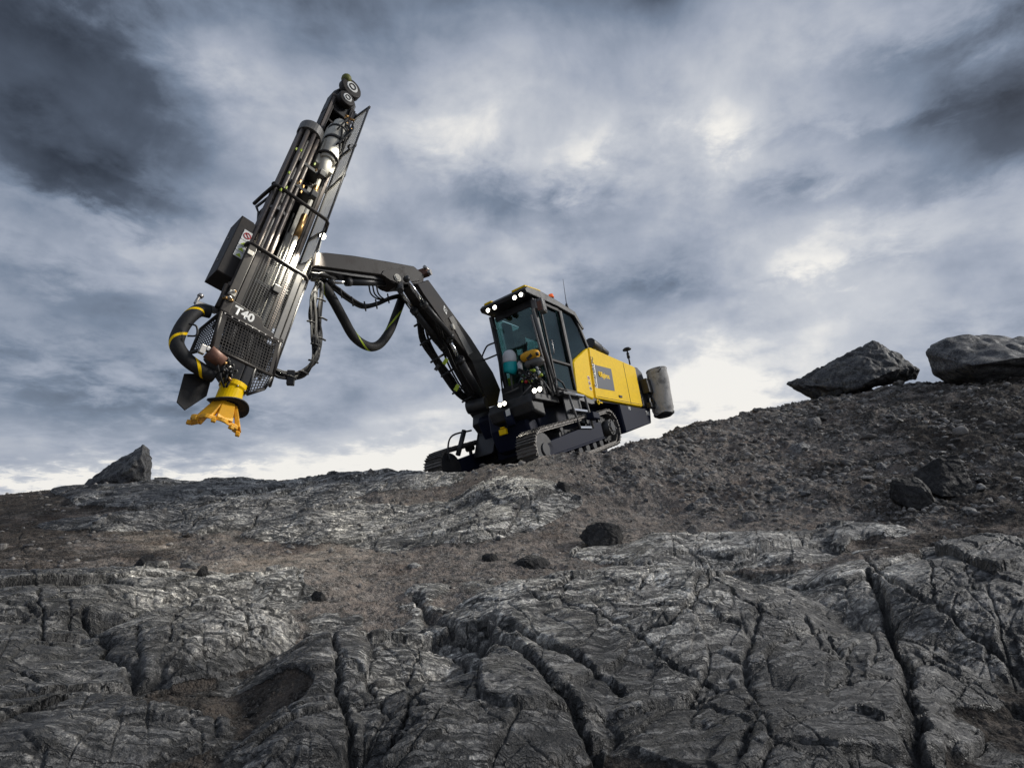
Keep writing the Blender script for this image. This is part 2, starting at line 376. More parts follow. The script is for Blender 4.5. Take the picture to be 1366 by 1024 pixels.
    rkm = t.mapr(t.m('ADD', rk, t.m('MULTIPLY', t.m('SUBTRACT', n3, .5), .9)), .35, .65)
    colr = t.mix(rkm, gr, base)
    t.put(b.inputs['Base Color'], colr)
    t.put(b.inputs['Roughness'], t.mix(rkm, (.95,) * 3, t.ramp(n3, [(.3, (.36,) * 3), (.7, (.62,) * 3)])))
    t.put(b.inputs['Specular IOR Level'], t.m('MULTIPLY_ADD', rkm, .45, .15))
    # bumps
    hr = t.m('ADD', t.m('SUBTRACT', t.m('MULTIPLY', n2, .7), t.m('MULTIPLY', joints, .5)), t.m('ADD', t.m('MULTIPLY', n3, .7), t.m('MULTIPLY', n4, .34)))
    hg = t.m('ADD', t.m('MULTIPLY', va.outputs['Distance'], -.5), t.m('ADD', t.m('MULTIPLY', vb.outputs['Distance'], -.35), t.m('MULTIPLY', n4, .25)))
    hh = t.m('ADD', t.m('MULTIPLY', hr, rkm), t.m('MULTIPLY', hg, t.m('SUBTRACT', 1, rkm)))
    t.put(b.inputs['Normal'], t.bump(hh, 1.0, .028))
    return m

def build_ground(res=1.0):
    nc = int(1500 * res)
    u = np.linspace(-1.12, 1.12, nc)
    ext = np.array([1.2, 1.32, 1.5, 1.8, 2.3, 3.2, 5, 9, 20, 60])
    u = np.r_[-ext[::-1], u, ext]
    ys = [1.2]
    while ys[-1] < 16.5: ys.append(ys[-1] + .0062 / res * max(ys[-1] / 3, .6) ** 1.15)
    st = .1
    while ys[-1] < 3500: ys.append(ys[-1] + st); st *= 1.25
    back = [1.0, .6, 0, -1, -2.5, -5, -10, -30, -100, -400]
    ys = np.array(back[::-1] + ys)
    X = u[None, :] * (np.maximum(np.abs(ys), 1.2) * 1.0 + .6)[:, None]; Y = np.repeat(ys[:, None], len(u), 1)
    sh = X.shape; x = X.ravel(); y = Y.ravel(); Z = np.empty_like(x); RK = np.empty_like(x); CK = np.empty_like(x); RB = np.empty_like(x)
    n = 120000
    for i in range(0, len(x), n):
        Z[i:i + n], RK[i:i + n], CK[i:i + n], RB[i:i + n] = terrain(x[i:i + n], y[i:i + n])
    idx = np.arange(len(x)).reshape(sh)
    Fq = np.stack([idx[:-1, :-1], idx[:-1, 1:], idx[1:, 1:], idx[1:, :-1]], -1).reshape(-1, 4)
    o = mesh_np('ground', np.stack([x, y, Z], 1), Fq, ground_material())
    for nm, A in (('rock', RK), ('crack', CK), ('rubble', RB)):
        at_ = o.data.attributes.new(nm, 'FLOAT', 'POINT'); at_.data.foreach_set('value', A.astype(np.float32))
    label(o, 'glaciated grey bedrock with dark joints, grit hollows and a rubble slope rising to the right', 'ground', kind='structure')
    return o

# ------------------------------------------------------------------ sky: a storm-grey cloud deck laid out by direction
def dirpix(px, py):
    r = unit(M @ ray(px, py)); return math.atan2(r[0], r[1]), math.asin(r[2])
def build_sky():
    w = bpy.data.worlds.new('World'); SC.world = w; w.use_nodes = True
    t = NT(w.node_tree); t.n.clear()
    out = t.new('ShaderNodeOutputWorld'); bg = t.new('ShaderNodeBackground'); t.l.new(bg.outputs[0], out.inputs[0])
    d = t.vm('NORMALIZE', t.new('ShaderNodeTexCoord').outputs['Generated'])
    sx = t.new('ShaderNodeSeparateXYZ'); t.put(sx.inputs[0], d); x, y, z = sx.outputs
    az = t.m('ARCTAN2', x, y); el = t.m('ARCSINE', z)
    zz = t.m('ADD', t.m('MAXIMUM', z, 0.0), .26)
    cx = t.new('ShaderNodeCombineXYZ'); t.put(cx.inputs[0], t.m('DIVIDE', x, zz)); t.put(cx.inputs[1], t.m('DIVIDE', y, zz)); t.put(cx.inputs[2], t.m('MULTIPLY', z, 1.2))
    p = cx.outputs[0]
    big = t.noise(p, .85, 4, .42, .3); med = t.noise(t.vm('ADD', p, (4.3, 1.7, .4)), 2.3, 5, .48, .3); sm = t.noise(t.vm('ADD', p, (9.1, 2.7, 3.4)), 7.5, 7, .60, .25)
    puff = t.noise(t.vm('ADD', d, (2.1, .7, 1.3)), 4.6, 9, .56, .2)
    v = t.m('ADD', .575, t.m('MULTIPLY', t.m('SUBTRACT', big, .5), .60))
    v = t.m('ADD', v, t.m('MULTIPLY', t.m('SUBTRACT', med, .5), .68))
    v = t.m('ADD', v, t.m('MULTIPLY', t.m('SUBTRACT', sm, .5), .32))
    v = t.m('ADD', v, t.m('MULTIPLY', t.m('SUBTRACT', puff, .5), .70))
    v = t.m('ADD', .55, t.m('MULTIPLY', t.m('SUBTRACT', v, .55), t.mapr(z, .0, .30, .55, 1.05)))
    # where the deck is thick or thin
    wob = t.m('MULTIPLY', t.m('SUBTRACT', med, .5), .22); wob2 = t.m('MULTIPLY', t.m('SUBTRACT', sm, .5), .16)
    for px, py, sw, sh, a, rot in SKYB:
        A, E = dirpix(px, py); A1, _ = dirpix(px + sw, py); _, E1 = dirpix(px, py - sh)
        da = t.m('SUBTRACT', t.m('ADD', az, wob), A); de = t.m('SUBTRACT', t.m('ADD', el, wob2), E)
        c, s = math.cos(math.radians(rot)), math.sin(math.radians(rot))
        q1 = t.m('DIVIDE', t.m('ADD', t.m('MULTIPLY', da, c), t.m('MULTIPLY', de, s)), abs(A1 - A)); q2 = t.m('DIVIDE', t.m('SUBTRACT', t.m('MULTIPLY', de, c), t.m('MULTIPLY', da, s)), abs(E1 - E))
        g = t.m('POWER', 2.718, t.m('MULTIPLY', -1, t.m('ADD', t.m('MULTIPLY', q1, q1), t.m('MULTIPLY', q2, q2))))
        v = t.m('MULTIPLY_ADD', g, a, v)
    # bright clearing low over the horizon, dark deck high overhead and behind
    v = t.m('MULTIPLY_ADD', t.mapr(z, .16, -.02), .20, v)
    v = t.m('SUBTRACT', v, t.m('MULTIPLY', t.mapr(z, .50, .85), .12))
    colr = t.ramp(v, [(0.0, (.030, .037, .052)), (.22, (.080, .100, .138)), (.42, (.198, .245, .328)), (.60, (.370, .412, .500)), (.80, (.59, .615, .665)), (.95, (.92, .90, .86))])
    warm = t.m('MULTIPLY', t.mapr(z, .22, .0), t.mapr(az, -.2, .6))
    colr = t.mix(t.m('MULTIPLY', warm, .5), colr, t.mix(1, colr, (1.06, 1.0, .92), 'MULTIPLY'))
    sky = t.new('ShaderNodeTexSky', sky_type='NISHITA'); sky.sun_disc = False
    sky.sun_elevation = SUN_EL; sky.sun_rotation = SUN_AZ; sky.air_density = 1.0; sky.dust_density = 2.0
    skyc = t.mix(1, sky.outputs[0], (.08, .08, .08), 'MULTIPLY')
    colr = t.mix(.95, skyc, colr)
    t.put(bg.inputs[0], colr); bg.inputs[1].default_value = SKY_STR
SUN_EL = math.radians(30); SUN_AZ = math.radians(80)
SKY_STR = 1.0
SKYB = [  # photo px centre, half sizes px, amount, tilt
    (40, 20, 210, 80, -.20, 0), (1330, 40, 150, 70, -.12, 0), (850, -10, 200, 50, -.10, 0), (300, 150, 170, 100, -.10, 20), (200, 470, 260, 60, .03, 0), (470, 200, 80, 60, .05, 0),
    (40, 150, 330, 170, -.30, 8), (683, -40, 700, 110, -.20, 0), (1366, 140, 260, 110, -.16, -10), (0, 0, 260, 120, -.12, 0), (330, 20, 200, 60, -.08, 0), (1330, 170, 170, 70, -.36, -12), (1200, 90, 160, 40, -.14, -15), (1100, 260, 200, 30, -.14, -8),
    (660, 260, 200, 45, -.24, -12), (560, 290, 130, 35, -.14, 8), (150, 250, 190, 40, -.22, -14), (300, 210, 130, 40, -.10, -14), (120, 400, 130, 30, -.10, 5),
    (200, 560, 260, 45, -.24, -6), (470, 520, 120, 50, -.06, 0), (30, 470, 90, 30, -.05, 0), (700, 60, 60, 40, .02, 0), (560, 150, 80, 60, -.02, 0),
    (775, 205, 90, 40, .22, 25), (950, 125, 75, 60, .13, -20), (985, 160, 45, 35, .10, 0), (1180, 310, 170, 26, .08, 14), (1330, 280, 90, 30, .05, 14), (1080, 350, 130, 26, .10, 10),
    (170, 305, 150, 24, .14, -6), (60, 330, 90, 30, .08, 0), (330, 90, 80, 50, .10, -10), (640, 10, 60, 60, .0, 0), (750, 340, 170, 25, .07, 8),
    (950, 510, 190, 60, .42, 0), (700, 590, 260, 60, .30, 0), (1150, 420, 220, 40, .10, 8), (540, 620, 160, 26, .25, 0), (30, 650, 170, 24, .26, 0), (330, 645, 160, 18, .24, 0), (330, 440, 100, 20, .0, 0),
    (1140, 480, 120, 30, .10, 0), (1320, 420, 90, 40, .06, 0), (880, 400, 130, 30, -.10, 0), (1150, 190, 140, 20, -.08, -8), (430, 430, 90, 40, .02, 0)]
def build_light():
    L = bpy.data.lights.new('sun', 'SUN'); L.energy = SUN_E; L.angle = math.radians(12); L.color = (1, .965, .91)
    o = bpy.data.objects.new('sun', L); COL.objects.link(o)
    d = Vector((math.sin(SUN_AZ) * math.cos(SUN_EL), math.cos(SUN_AZ) * math.cos(SUN_EL), math.sin(SUN_EL)))
    o.rotation_euler = d.to_track_quat('Z', 'Y').to_euler()
SUN_E = 2.3
SC.view_settings.view_transform = 'Standard'; SC.view_settings.look = 'None'; SC.view_settings.exposure = 0; SC.view_settings.gamma = 1
SC.cycles.max_bounces = 6; SC.cycles.transparent_max_bounces = 16; SC.cycles.use_denoising = True
build_sky(); build_light()
GROUND = build_ground(1.0)

# ------------------------------------------------------------------ mesh builder in a local frame
class Fr:
    """a rigid local frame (origin and three axes given in camera axes)"""
    def __init__(s, o, bx, by, bz): s.o = np.asarray(o, float); s.B = np.stack([unit(bx), unit(by), unit(bz)])
    def cam(s, p): return s.o + np.asarray(p, float) @ s.B
    def W(s, p): return toW(s.cam(p))
    def pl(s, px, py, ax, off):
        r = ray(px, py); n = s.B[ax]; t = ((s.o + n * off) @ n) / (r @ n); return (s.B @ (r * t - s.o))
class FrC:
    """points written as (photo x, photo y, distance)"""
    def W(s, p): return at(*p)
CAMF = FrC()
class MB:
    def __init__(s, fr=None): s.v = []; s.f = []; s.fr = fr; s.sm = set()
    def add(s, vs, fs, smooth=False):
        n = len(s.v); s.v += [tuple(map(float, v)) for v in vs]
        for f in fs:
            if smooth: s.sm.add(len(s.f))
            s.f.append([n + i for i in f])
        return s
    def box(s, c, d, rz=0, ry=0, rx=0):
        from mathutils import Euler
        R = Euler((rx, ry, rz)).to_matrix(); h = [q / 2 for q in d]
        vs = [tuple(Vector(c) + R @ Vector((x * h[0], y * h[1], z * h[2]))) for x in (-1, 1) for y in (-1, 1) for z in (-1, 1)]
        return s.add(vs, [(0, 1, 3, 2), (4, 6, 7, 5), (0, 4, 5, 1), (2, 3, 7, 6), (0, 2, 6, 4), (1, 5, 7, 3)])
    def ab(s, a, b):
        a = np.array(a, float); b = np.array(b, float); return s.box(tuple((a + b) / 2), tuple(np.abs(b - a)))
    def prism(s, poly, ax, a, b, chamf=0):
        """polygon in the two other axes (cyclic order kept x<y<z), extruded on axis ax from a to b"""
        def P(u, v, w):
            return {0: (w, u, v), 1: (u, w, v), 2: (u, v, w)}[ax]
        n = len(poly)
        if chamf:
            c = np.mean(poly, 0); sg = 1 if b > a else -1
            q = [tuple(np.array(p) + (c - p) / max(np.linalg.norm(c - p), 1e-6) * chamf) for p in poly]
            rings = [[P(u, v, a) for u, v in q], [P(u, v, a + sg * chamf) for u, v in poly], [P(u, v, b - sg * chamf) for u, v in poly], [P(u, v, b) for u, v in q]]
        else: rings = [[P(u, v, a) for u, v in poly], [P(u, v, b) for u, v in poly]]
        vs = sum(rings, []); fs = [list(range(n))[::-1], [n * (len(rings) - 1) + i for i in range(n)]]
        for r in range(len(rings) - 1):
            for i in range(n): j = (i + 1) % n; fs.append((r * n + i, r * n + j, (r + 1) * n + j, (r + 1) * n + i))
        return s.add(vs, fs)
    def loft(s, A, Bp):
        n = len(A); fs = [list(range(n))[::-1], [n + i for i in range(n)]]
        for i in range(n): j = (i + 1) % n; fs.append((i, j, n + j, n + i))
        return s.add(list(A) + list(Bp), fs)
    def cyl(s, p0, p1, r0, r1=None, n=16, cap=True, smooth=True):
        r1 = r0 if r1 is None else r1
        return s.tube([p0, p1], [r0, r1], n, cap, smooth)
    def tube(s, pts, r, n=8, cap=True, smooth=True, spline=0):
        pts = [np.array(p, float) for p in pts]
        if not hasattr(r, '__len__'): r = [r] * len(pts)
        if spline:
            q = []; rr = []
            P = [2 * pts[0] - pts[1]] + pts + [2 * pts[-1] - pts[-2]]
            for i in range(len(pts) - 1):
                a, b, c, d = P[i:i + 4]
                for k in range(spline):
                    t = k / spline
                    q.append(.5 * ((2 * b) + (c - a) * t + (2 * a - 5 * b + 4 * c - d) * t * t + (3 * b - a - 3 * c + d) * t ** 3)); rr.append(r[i] * (1 - t) + r[i + 1] * t)
            q.append(pts[-1]); rr.append(r[-1]); pts, r = q, rr
        W = isinstance(s.fr, FrC)
        if W: pts = [at(*p) for p in pts]
        vs = []; up = None
        for i, p in enumerate(pts):
            d = unit((pts[min(i + 1, len(pts) - 1)] - pts[max(i - 1, 0)]) + 1e-9)
            if up is None:
                up = np.cross(d, (0, 0, 1.)) if abs(d[2]) < .9 else np.cross(d, (1., 0, 0))
            up = unit(up - d * (up @ d)); sd = np.cross(d, up)
            for k in range(n):
                a = 2 * math.pi * (k + .5) / n; vs.append(p + (up * math.cos(a) + sd * math.sin(a)) * r[i])
        fs = []; m = len(pts)
        for i in range(m - 1):
            for k in range(n): j = (k + 1) % n; fs.append((i * n + k, i * n + j, (i + 1) * n + j, (i + 1) * n + k))
        if W: vs = [('w',) + tuple(v) for v in vs]; nb = len(s.v); s.v += vs
        else: nb = len(s.v); s.v += [tuple(map(float, v)) for v in vs]
        for f in fs:
            if smooth: s.sm.add(len(s.f))
            s.f.append([nb + i for i in f])
        if cap: s.f.append([nb + i for i in range(n)][::-1]); s.f.append([nb + (m - 1) * n + i for i in range(n)])
        return s
    def ring(s, c, ax, R, r, n=24, k=8):
        pts = []
        for i in range(n + 1):
            a = 2 * math.pi * i / n; u, v = R * math.cos(a), R * math.sin(a)
            o = {0: (0, u, v), 1: (u, 0, v), 2: (u, v, 0)}[ax]; pts.append(np.array(c) + o)
        return s.tube(pts, r, k, cap=False)
    def ball(s, c, r, n=12, m=8):
        r = np.array(r if hasattr(r, '__len__') else (r, r, r), float); vs = []; fs = []
        for i in range(m + 1):
            for j in range(n):
                a = math.pi * i / m; b = 2 * math.pi * j / n
                vs.append(np.array(c) + r * (math.sin(a) * math.cos(b), math.sin(a) * math.sin(b), math.cos(a)))
        for i in range(m):
            for j in range(n): q = (j + 1) % n; fs.append((i * n + j, (i + 1) * n + j, (i + 1) * n + q, i * n + q))
        return s.add(vs, fs, True)
    def grid(s, p00, p10, p11, p01, nu, nv, w, skip=None):
        """woven wire panel between four corners"""
        P = [np.array(p, float) for p in (p00, p10, p11, p01)]
        f = lambda u, v: P[0] * (1 - u) * (1 - v) + P[1] * u * (1 - v) + P[2] * u * v + P[3] * (1 - u) * v
        for i in range(nu + 1): s.tube([f(i / nu, 0), f(i / nu, 1)], w, 4, True, False)
        for j in range(nv + 1): s.tube([f(0, j / nv), f(1, j / nv)], w, 4, True, False)
        return s
    def build(s, name, mat, parent=None, bevel=0, lab=None):
        W = []
        for v in s.v:
            if v[0] == 'w': W.append(np.array(v[1:]))
            else: W.append(s.fr.W(v) if s.fr else np.array(v))
        org = np.array(parent['_o']) if parent is not None and '_o' in parent else np.zeros(3)
        me = bpy.data.meshes.new(name); me.from_pydata([tuple(w - org) for w in W], [], s.f)
        for i, p in enumerate(me.polygons): p.use_smooth = i in s.sm
        me.materials.append(mat)
        bm = bmesh.new(); bm.from_mesh(me); bmesh.ops.recalc_face_normals(bm, faces=bm.faces); bm.to_mesh(me); bm.free()
        o = bpy.data.objects.new(name, me); COL.objects.link(o)
        if parent is not None: o.parent = parent; o['_o'] = list(org)
        if bevel:
            b = o.modifiers.new('b', 'BEVEL'); b.width = bevel; b.segments = 2; b.limit_method = 'ANGLE'; b.angle_limit = math.radians(35)
        if lab: o['label'] = lab
        return o
# ------------------------------------------------------------------ materials
def paint(name, col, rough=.45, metal=0, dirt=.35, scl=6, dcol=(.10, .085, .07), spec=.5, coat=0, bumpd=.0):
    m, t, b, o = newmat(name); pos = t.new('ShaderNodeNewGeometry').outputs['Position']
    n = t.noise(pos, scl, 8, .68); n2 = t.noise(pos, scl * 7, 4, .6)
    f = t.m('MULTIPLY', t.mapr(t.m('ADD', n, t.m('MULTIPLY', t.m('SUBTRACT', n2, .5), .4)), .46, .70), dirt)
    c = t.mix(f, col, dcol)
    c = t.mix(.5, c, t.ramp(n2, [(.3, (.8,) * 3), (.7, (1.15,) * 3)]), 'MULTIPLY')
    t.put(b.inputs['Base Color'], c); b.inputs['Metallic'].default_value = metal
    t.put(b.inputs['Roughness'], t.m('ADD', rough, t.m('MULTIPLY', f, .4), clamp=True))
    b.inputs['Specular IOR Level'].default_value = spec; b.inputs['Coat Weight'].default_value = coat
    if bumpd: t.put(b.inputs['Normal'], t.bump(n2, .6, bumpd))
    return m
MT = {}
MT['yellow'] = paint('yellow_paint', (1.0, .64, .0), .42, 0, .22, 2.2, (.55, .33, .05), .15, .0)
MT['yellow2'] = paint('ochre_casting', (.82, .40, .01), .5, 0, .35, 9, (.30, .17, .03))
MT['grey'] = paint('charcoal_paint', (.026, .022, .020), .5, 0, .35, 3.5, (.085, .070, .060), .25)
MT['greyl'] = paint('grey_paint', (.12, .115, .11), .45, 0, .4, 4, (.2, .18, .15), .6)
MT['dark'] = paint('black_paint', (.020, .020, .022), .45, 0, .4, 4, (.07, .06, .05))
MT['navy'] = paint('navy_paint', (.008, .011, .028), .5, 0, .14, 4, (.05, .047, .045), .15, 0)
MT['rubber'] = paint('black_rubber', (.014, .014, .015), .65, 0, .35, 9, (.07, .06, .05), .4)
MT['steel'] = paint('bare_steel', (.42, .40, .38), .38, .85, .4, 8, (.16, .13, .10))
MT['chrome'] = paint('chromed_rod', (.75, .75, .76), .16, 1, .1, 8)
MT['drod'] = paint('drill_steel', (.12, .105, .098), .45, .6, .5, 14, (.10, .07, .05))
MT['dust'] = paint('rock_dusted_steel', (.52, .50, .44), .6, .0, .35, 12, (.22, .18, .12))
MT['track'] = paint('worn_track_steel', (.16, .15, .14), .45, .6, .6, 16, (.09, .075, .06), bumpd=.006)
MT['canvas'] = paint('grey_canvas', (.50, .485, .46), .7, 0, .75, 3.5, (.14, .135, .13), .2, bumpd=.02)
MT['white'] = paint('white_plastic', (.62, .63, .65), .45, 0, .15, 6, (.3, .27, .24))
MT['teal'] = paint('teal_plastic', (.0, .42, .44), .4, 0, .15, 6, (.05, .2, .2))
MT['label'] = paint('printed_label', (.75, .75, .72), .5, 0, .1, 8)
MT['red'] = paint('red_plastic', (.55, .03, .03), .4, 0, .1)
MT['olive'] = paint('olive_bumper', (.14, .15, .02), .6, 0, .4)
MT['lime'] = paint('lime_marking', (.42, .55, .03), .5, 0, .25)
MT['brown'] = paint('rusted_bracket', (.16, .07, .045), .6, .2, .5)
MT['ink'] = paint('black_ink', (.02, .02, .02), .6)
MT['decal'] = paint('slate_decal', (.055, .065, .085), .5, 0, .1)
MT['brass'] = paint('brass_fittings', (.40, .24, .09), .35, .9, .3, 12)
def glassmat(name, tint, tr=.75):
    m, t, b, o = newmat(name); t.n.remove(b)
    a = t.new('ShaderNodeBsdfTransparent'); a.inputs[0].default_value = tint + (1,)
    g = t.new('ShaderNodeBsdfGlossy'); g.inputs['Roughness'].default_value = .03; g.inputs[0].default_value = (.8, .9, .9, 1)
    fr = t.new('ShaderNodeFresnel'); fr.inputs[0].default_value = 1.5
    mx = t.new('ShaderNodeMixShader'); t.put(mx.inputs[0], t.m('ADD', t.m('MULTIPLY', fr.outputs[0], .8), .02, clamp=True)); t.l.new(a.outputs[0], mx.inputs[1]); t.l.new(g.outputs[0], mx.inputs[2]); t.l.new(mx.outputs[0], o.inputs[0])
    return m
MT['glass'] = glassmat('green_tinted_glass', (.74, .90, .87))
MT['glass2'] = glassmat('dark_tinted_glass', (.30, .40, .38))
def emit(name, col, st):
    m, t, b, o = newmat(name); b.inputs['Base Color'].default_value = (.8, .8, .8, 1); b.inputs['Emission Color'].default_value = col + (1,); b.inputs['Emission Strength'].default_value = st; return m
MT['lamp'] = emit('lit_lamp', (1, .96, .80), 14)
MT['beacon'] = emit('amber_beacon', (1, .16, .02), .35); MT['beacon'].node_tree.nodes['Principled BSDF'].inputs['Base Color'].default_value = (.8, .12, .02, 1)

def text(name, s, fr, c, size, ux, uy, mat, parent, bold=0, ext=.002, align='LEFT', xs=1.0):
    """lettering laid on a plane: c = lower left corner, ux/uy = local directions of writing and of letter height"""
    cu = bpy.data.curves.new(name, 'FONT'); cu.body = s; cu.size = size; cu.offset = bold; cu.extrude = 0; cu.align_x = align; cu.resolution_u = 3
    tmp = bpy.data.objects.new('tmp', cu); COL.objects.link(tmp)
    me = bpy.data.meshes.new_from_object(tmp.evaluated_get(bpy.context.evaluated_depsgraph_get()))
    bpy.data.objects.remove(tmp); bpy.data.curves.remove(cu)
    ux = unit(ux); uy = unit(uy); org = np.array(parent['_o'])
    for v in me.vertices: v.co = Vector(fr.W(np.array(c) + ux * v.co.x * xs + uy * v.co.y) - org)
    me.name = name; me.materials.clear(); me.materials.append(mat)
    o = bpy.data.objects.new(name, me); COL.objects.link(o); o.parent = parent; o['_o'] = list(org); return o

# ------------------------------------------------------------------ THE DRILL RIG
_B = np.array([[-0.556, 0.112, 0.824], [0.809, 0.303, 0.505], [-0.193, 0.947, -0.259]])
BF = Fr(ray(741, 526) * 11.0, *_B)                     # body: x forward, y to the rig's left, z up; origin at foot of cab front left pillar
BASE = BF.W((-1.6, -1.1, -1.3))
rig = bpy.data.objects.new('drill_rig', None); COL.objects.link(rig); rig.location = BASE; rig['_o'] = list(BASE)
label(rig, 'yellow and charcoal crawler drill rig with raised mast and lit headlights on the rocky ridge', 'drill rig')
def mb(fr=BF): return MB(fr)
def P(px, py, y=0.0): return BF.pl(px, py, 1, y)        # point on a side plane of the body
def px2(pts, y): return [tuple(P(a, b, y)[[0, 2]]) for a, b in pts]

# chassis
m = mb(); m.prism([(.1, -.55), (.3, -.1), (.2, .02), (-4.7, .08), (-4.7, -.35), (-3.2, -.6)], 1, -1.75, -.40, .03)
m.prism([(.35, -.85), (.5, -.45), (.45, .0), (.1, .02), (.1, -.9)], 1, -1.35, -.45, .05)
m.ab((-3.2, -.6, -.95), (.15, -1.5, -.5)); chassis = m.build('chassis', MT['navy'], rig, .02)
m = mb(); m.ab((-.2, -.05, -.14), (.70, -1.1, .0)); m.prism([(.72, .0), (.78, -.16), (.70, -.34), (.3, -.42), (.3, .0)], 1, -1.12, -.12, .04)
m.build('front_deck', MT['dark'], chassis, .02)
# axle beams under the body
m = mb(); m.ab((-.5, -2.2, -.95), (-.1, -.1, -.65)); m.ab((-2.3, -2.2, -.8), (-1.9, -.1, -.5)); m.build('axle_beam', MT['dark'], chassis, .02)
m = mb(); m.cyl(BF.pl(677, 549, 0, .72), BF.pl(683, 568, 0, .72), .085, n=20); m.build('accumulator', MT['navy'], chassis)
m = mb(); c = BF.pl(677.5, 550, 0, .82); m.box(c, (.01, .12, .12), rz=-.3); m.build('warning_label', MT['label'], chassis)
m = mb(); c = P(685, 577, -.95) + (.35, 0, 0); m.box(c, (.06, .17, .11)); m.box(c + (0, 0, .08), (.05, .10, .03)); m.build('tow_bracket', MT['yellow'], chassis, .01)

# tracks
def track(yo, xs, zs, xi, zi, rs, ri, wd):
    """yo outer y, sprocket (xs,zs) at the rear, idler (xi,zi) at the front"""
    sgn = 1 if yo > -1 else -1; ym = yo - sgn * wd / 2
    n = 24; path = []
    L = math.hypot(xi - xs, zi - zs); a0 = math.atan2(zi - zs, xi - xs)
    for k in range(13):                       # rear arc top -> bottom
        a = a0 + math.pi / 2 + math.pi * k / 12; path.append((xs + rs * math.cos(a), zs + rs * math.sin(a)))
    for k in range(13):
        a = a0 - math.pi / 2 + math.pi * k / 12; path.append((xi + ri * math.cos(a), zi + ri * math.sin(a)))
    m = mb(); bl = []
    ring = path; N = len(ring)
    cen = [np.array(p) for p in ring]
    inner = []; 
    for i, p in enumerate(cen):
        d = unit(cen[(i + 1) % N] - cen[i - 1]); nn = np.array([-d[1], d[0]]); inner.append(p + nn * .035)
    vs = []; fs = []
    y0, y1 = ym - wd * .36, ym + wd * .36
    for p, q in zip(cen, inner): vs += [(p[0], y0, p[1]), (p[0], y1, p[1]), (q[0], y1, q[1]), (q[0], y0, q[1])]
    for i in range(N):
        j = (i + 1) % N
        for a in range(4): b = (a + 1) % 4; fs.append((i * 4 + a, i * 4 + b, j * 4 + b, j * 4 + a))
    m.add(vs, fs); belt = m.build('track_belt', MT['track'], rig)
    # grouser plates along the belt
    seg = [np.linalg.norm(cen[(i + 1) % N] - cen[i]) for i in range(N)]; tot = sum(seg); ns = int(tot / .17)
    for k in range(ns):
        s_ = tot * k / ns; i = 0
        while s_ > seg[i]: s_ -= seg[i]; i += 1
        p = cen[i] + (cen[(i + 1) % N] - cen[i]) * s_ / seg[i]; d = unit(cen[(i + 1) % N] - cen[i]); nn = np.array([d[1], -d[0]])
        m = mb(); sag = 0
        q = p + nn * .012; th = math.atan2(d[1], d[0])
        m.box((q[0], ym, q[1]), (.155, wd, .024), ry=-th)
        for o_ in (-.06, 0.0, .06):
            g = p + nn * .04 + d * o_; m.box((g[0], ym, g[1]), (.012, wd, .045 if o_ == -.06 else .03), ry=-th)
        m.build('track_shoe', MT['track'], belt)
    # frame
    dz = lambda x: zs + (zi - zs) * (x - xs) / (xi - xs)
    m = mb(); yf = yo - sgn * .05; yb = yo - sgn * (wd - .05)
    A = xs + .45; Bx = xi - .05
    m.prism([(A, dz(A) - .16), (A, dz(A) + .17), (A + .25, dz(A + .25) + .2), (Bx - .3, dz(Bx - .3) + .12), (Bx, dz(Bx) + .10), (Bx, dz(Bx) - .14)], 1, yf, yb, .02)
    m.prism([(A, dz(A) - .19), (A, dz(A) - .155), (Bx, dz(Bx) - .135), (Bx, dz(Bx) - .17)], 1, yf + sgn * .02, yb)
    fr_ = m.build('track_frame', MT['navy'], rig, .012)
    m = mb(); m.cyl((xs, yo - sgn * .02, zs), (xs, yo - sgn * wd * .9, zs), rs * .50, n=24); m.cyl((xs, yo + sgn * .01, zs), (xs, yo - sgn * .1, zs), rs * .30, n=20)
    for k in range(12):
        a = 2 * math.pi * k / 12; m.box((xs + rs * .8 * math.cos(a), ym, zs + rs * .8 * math.sin(a)), (.12, .06, .07), ry=-a)
    m.cyl((xs, ym + .03, zs), (xs, ym - .03, zs), rs * .78, n=24)
    for k in range(8):
        a = 2 * math.pi * k / 8; m.cyl((xs + rs * .4 * math.cos(a), yo + sgn * .0, zs + rs * .4 * math.sin(a)), (xs + rs * .4 * math.cos(a), yo - sgn * .05, zs + rs * .4 * math.sin(a)), .018, n=6)
    m.build('drive_sprocket', MT['dark'], rig)
    m = mb(); m.cyl((xi, yo - sgn * .05, zi), (xi, yo - sgn * wd * .9, zi), ri * .88, n=28); m.cyl((xi, yo - sgn * .02, zi), (xi, yo - sgn * .1, zi), ri * .35, n=20); m.build('idler_wheel', MT['dark'], rig)
    for k in range(7):
        x = xs + .6 + (xi - xs - 1.0) * k / 6; z = dz(x) - rs + .10
        m = mb(); m.cyl((x, ym - wd * .3, z), (x, ym + wd * .3, z), .085, n=16); m.build('track_roller', MT['dark'], rig)
    for x in (xs + .95, xi - .9):
        m = mb(); z = dz(x) + rs - .07; m.cyl((x, ym - wd * .2, z), (x, ym + wd * .2, z), .06, n=14); m.box((x, ym, z - .1), (.06, .05, .2)); m.build('carrier_roller', MT['dark'], rig)
    return fr_
tf = track(.15, -2.03, -.575, 1.02, -1.13, .35, .34, .40)
m = mb(); m.ab((-1.15, .13, -.50), (-.85, .30, -.36)); m.build('track_motor_cover', MT['navy'], tf, .02)
track(-2.35, -1.95, -.40, 1.05, -.97, .34, .33, .42)
# spring leg in front of the far track
m = mb(); m.tube([(.75, -1.75, -.28), (.95, -1.85, -.75)], .05, 10); m.tube([(.45, -1.8, -.25), (.95, -1.9, -.35), (1.15, -1.9, -.6), (1.15, -1.9, -.85)], .018, 6, spline=5); m.build('track_cylinder', MT['dark'], rig)

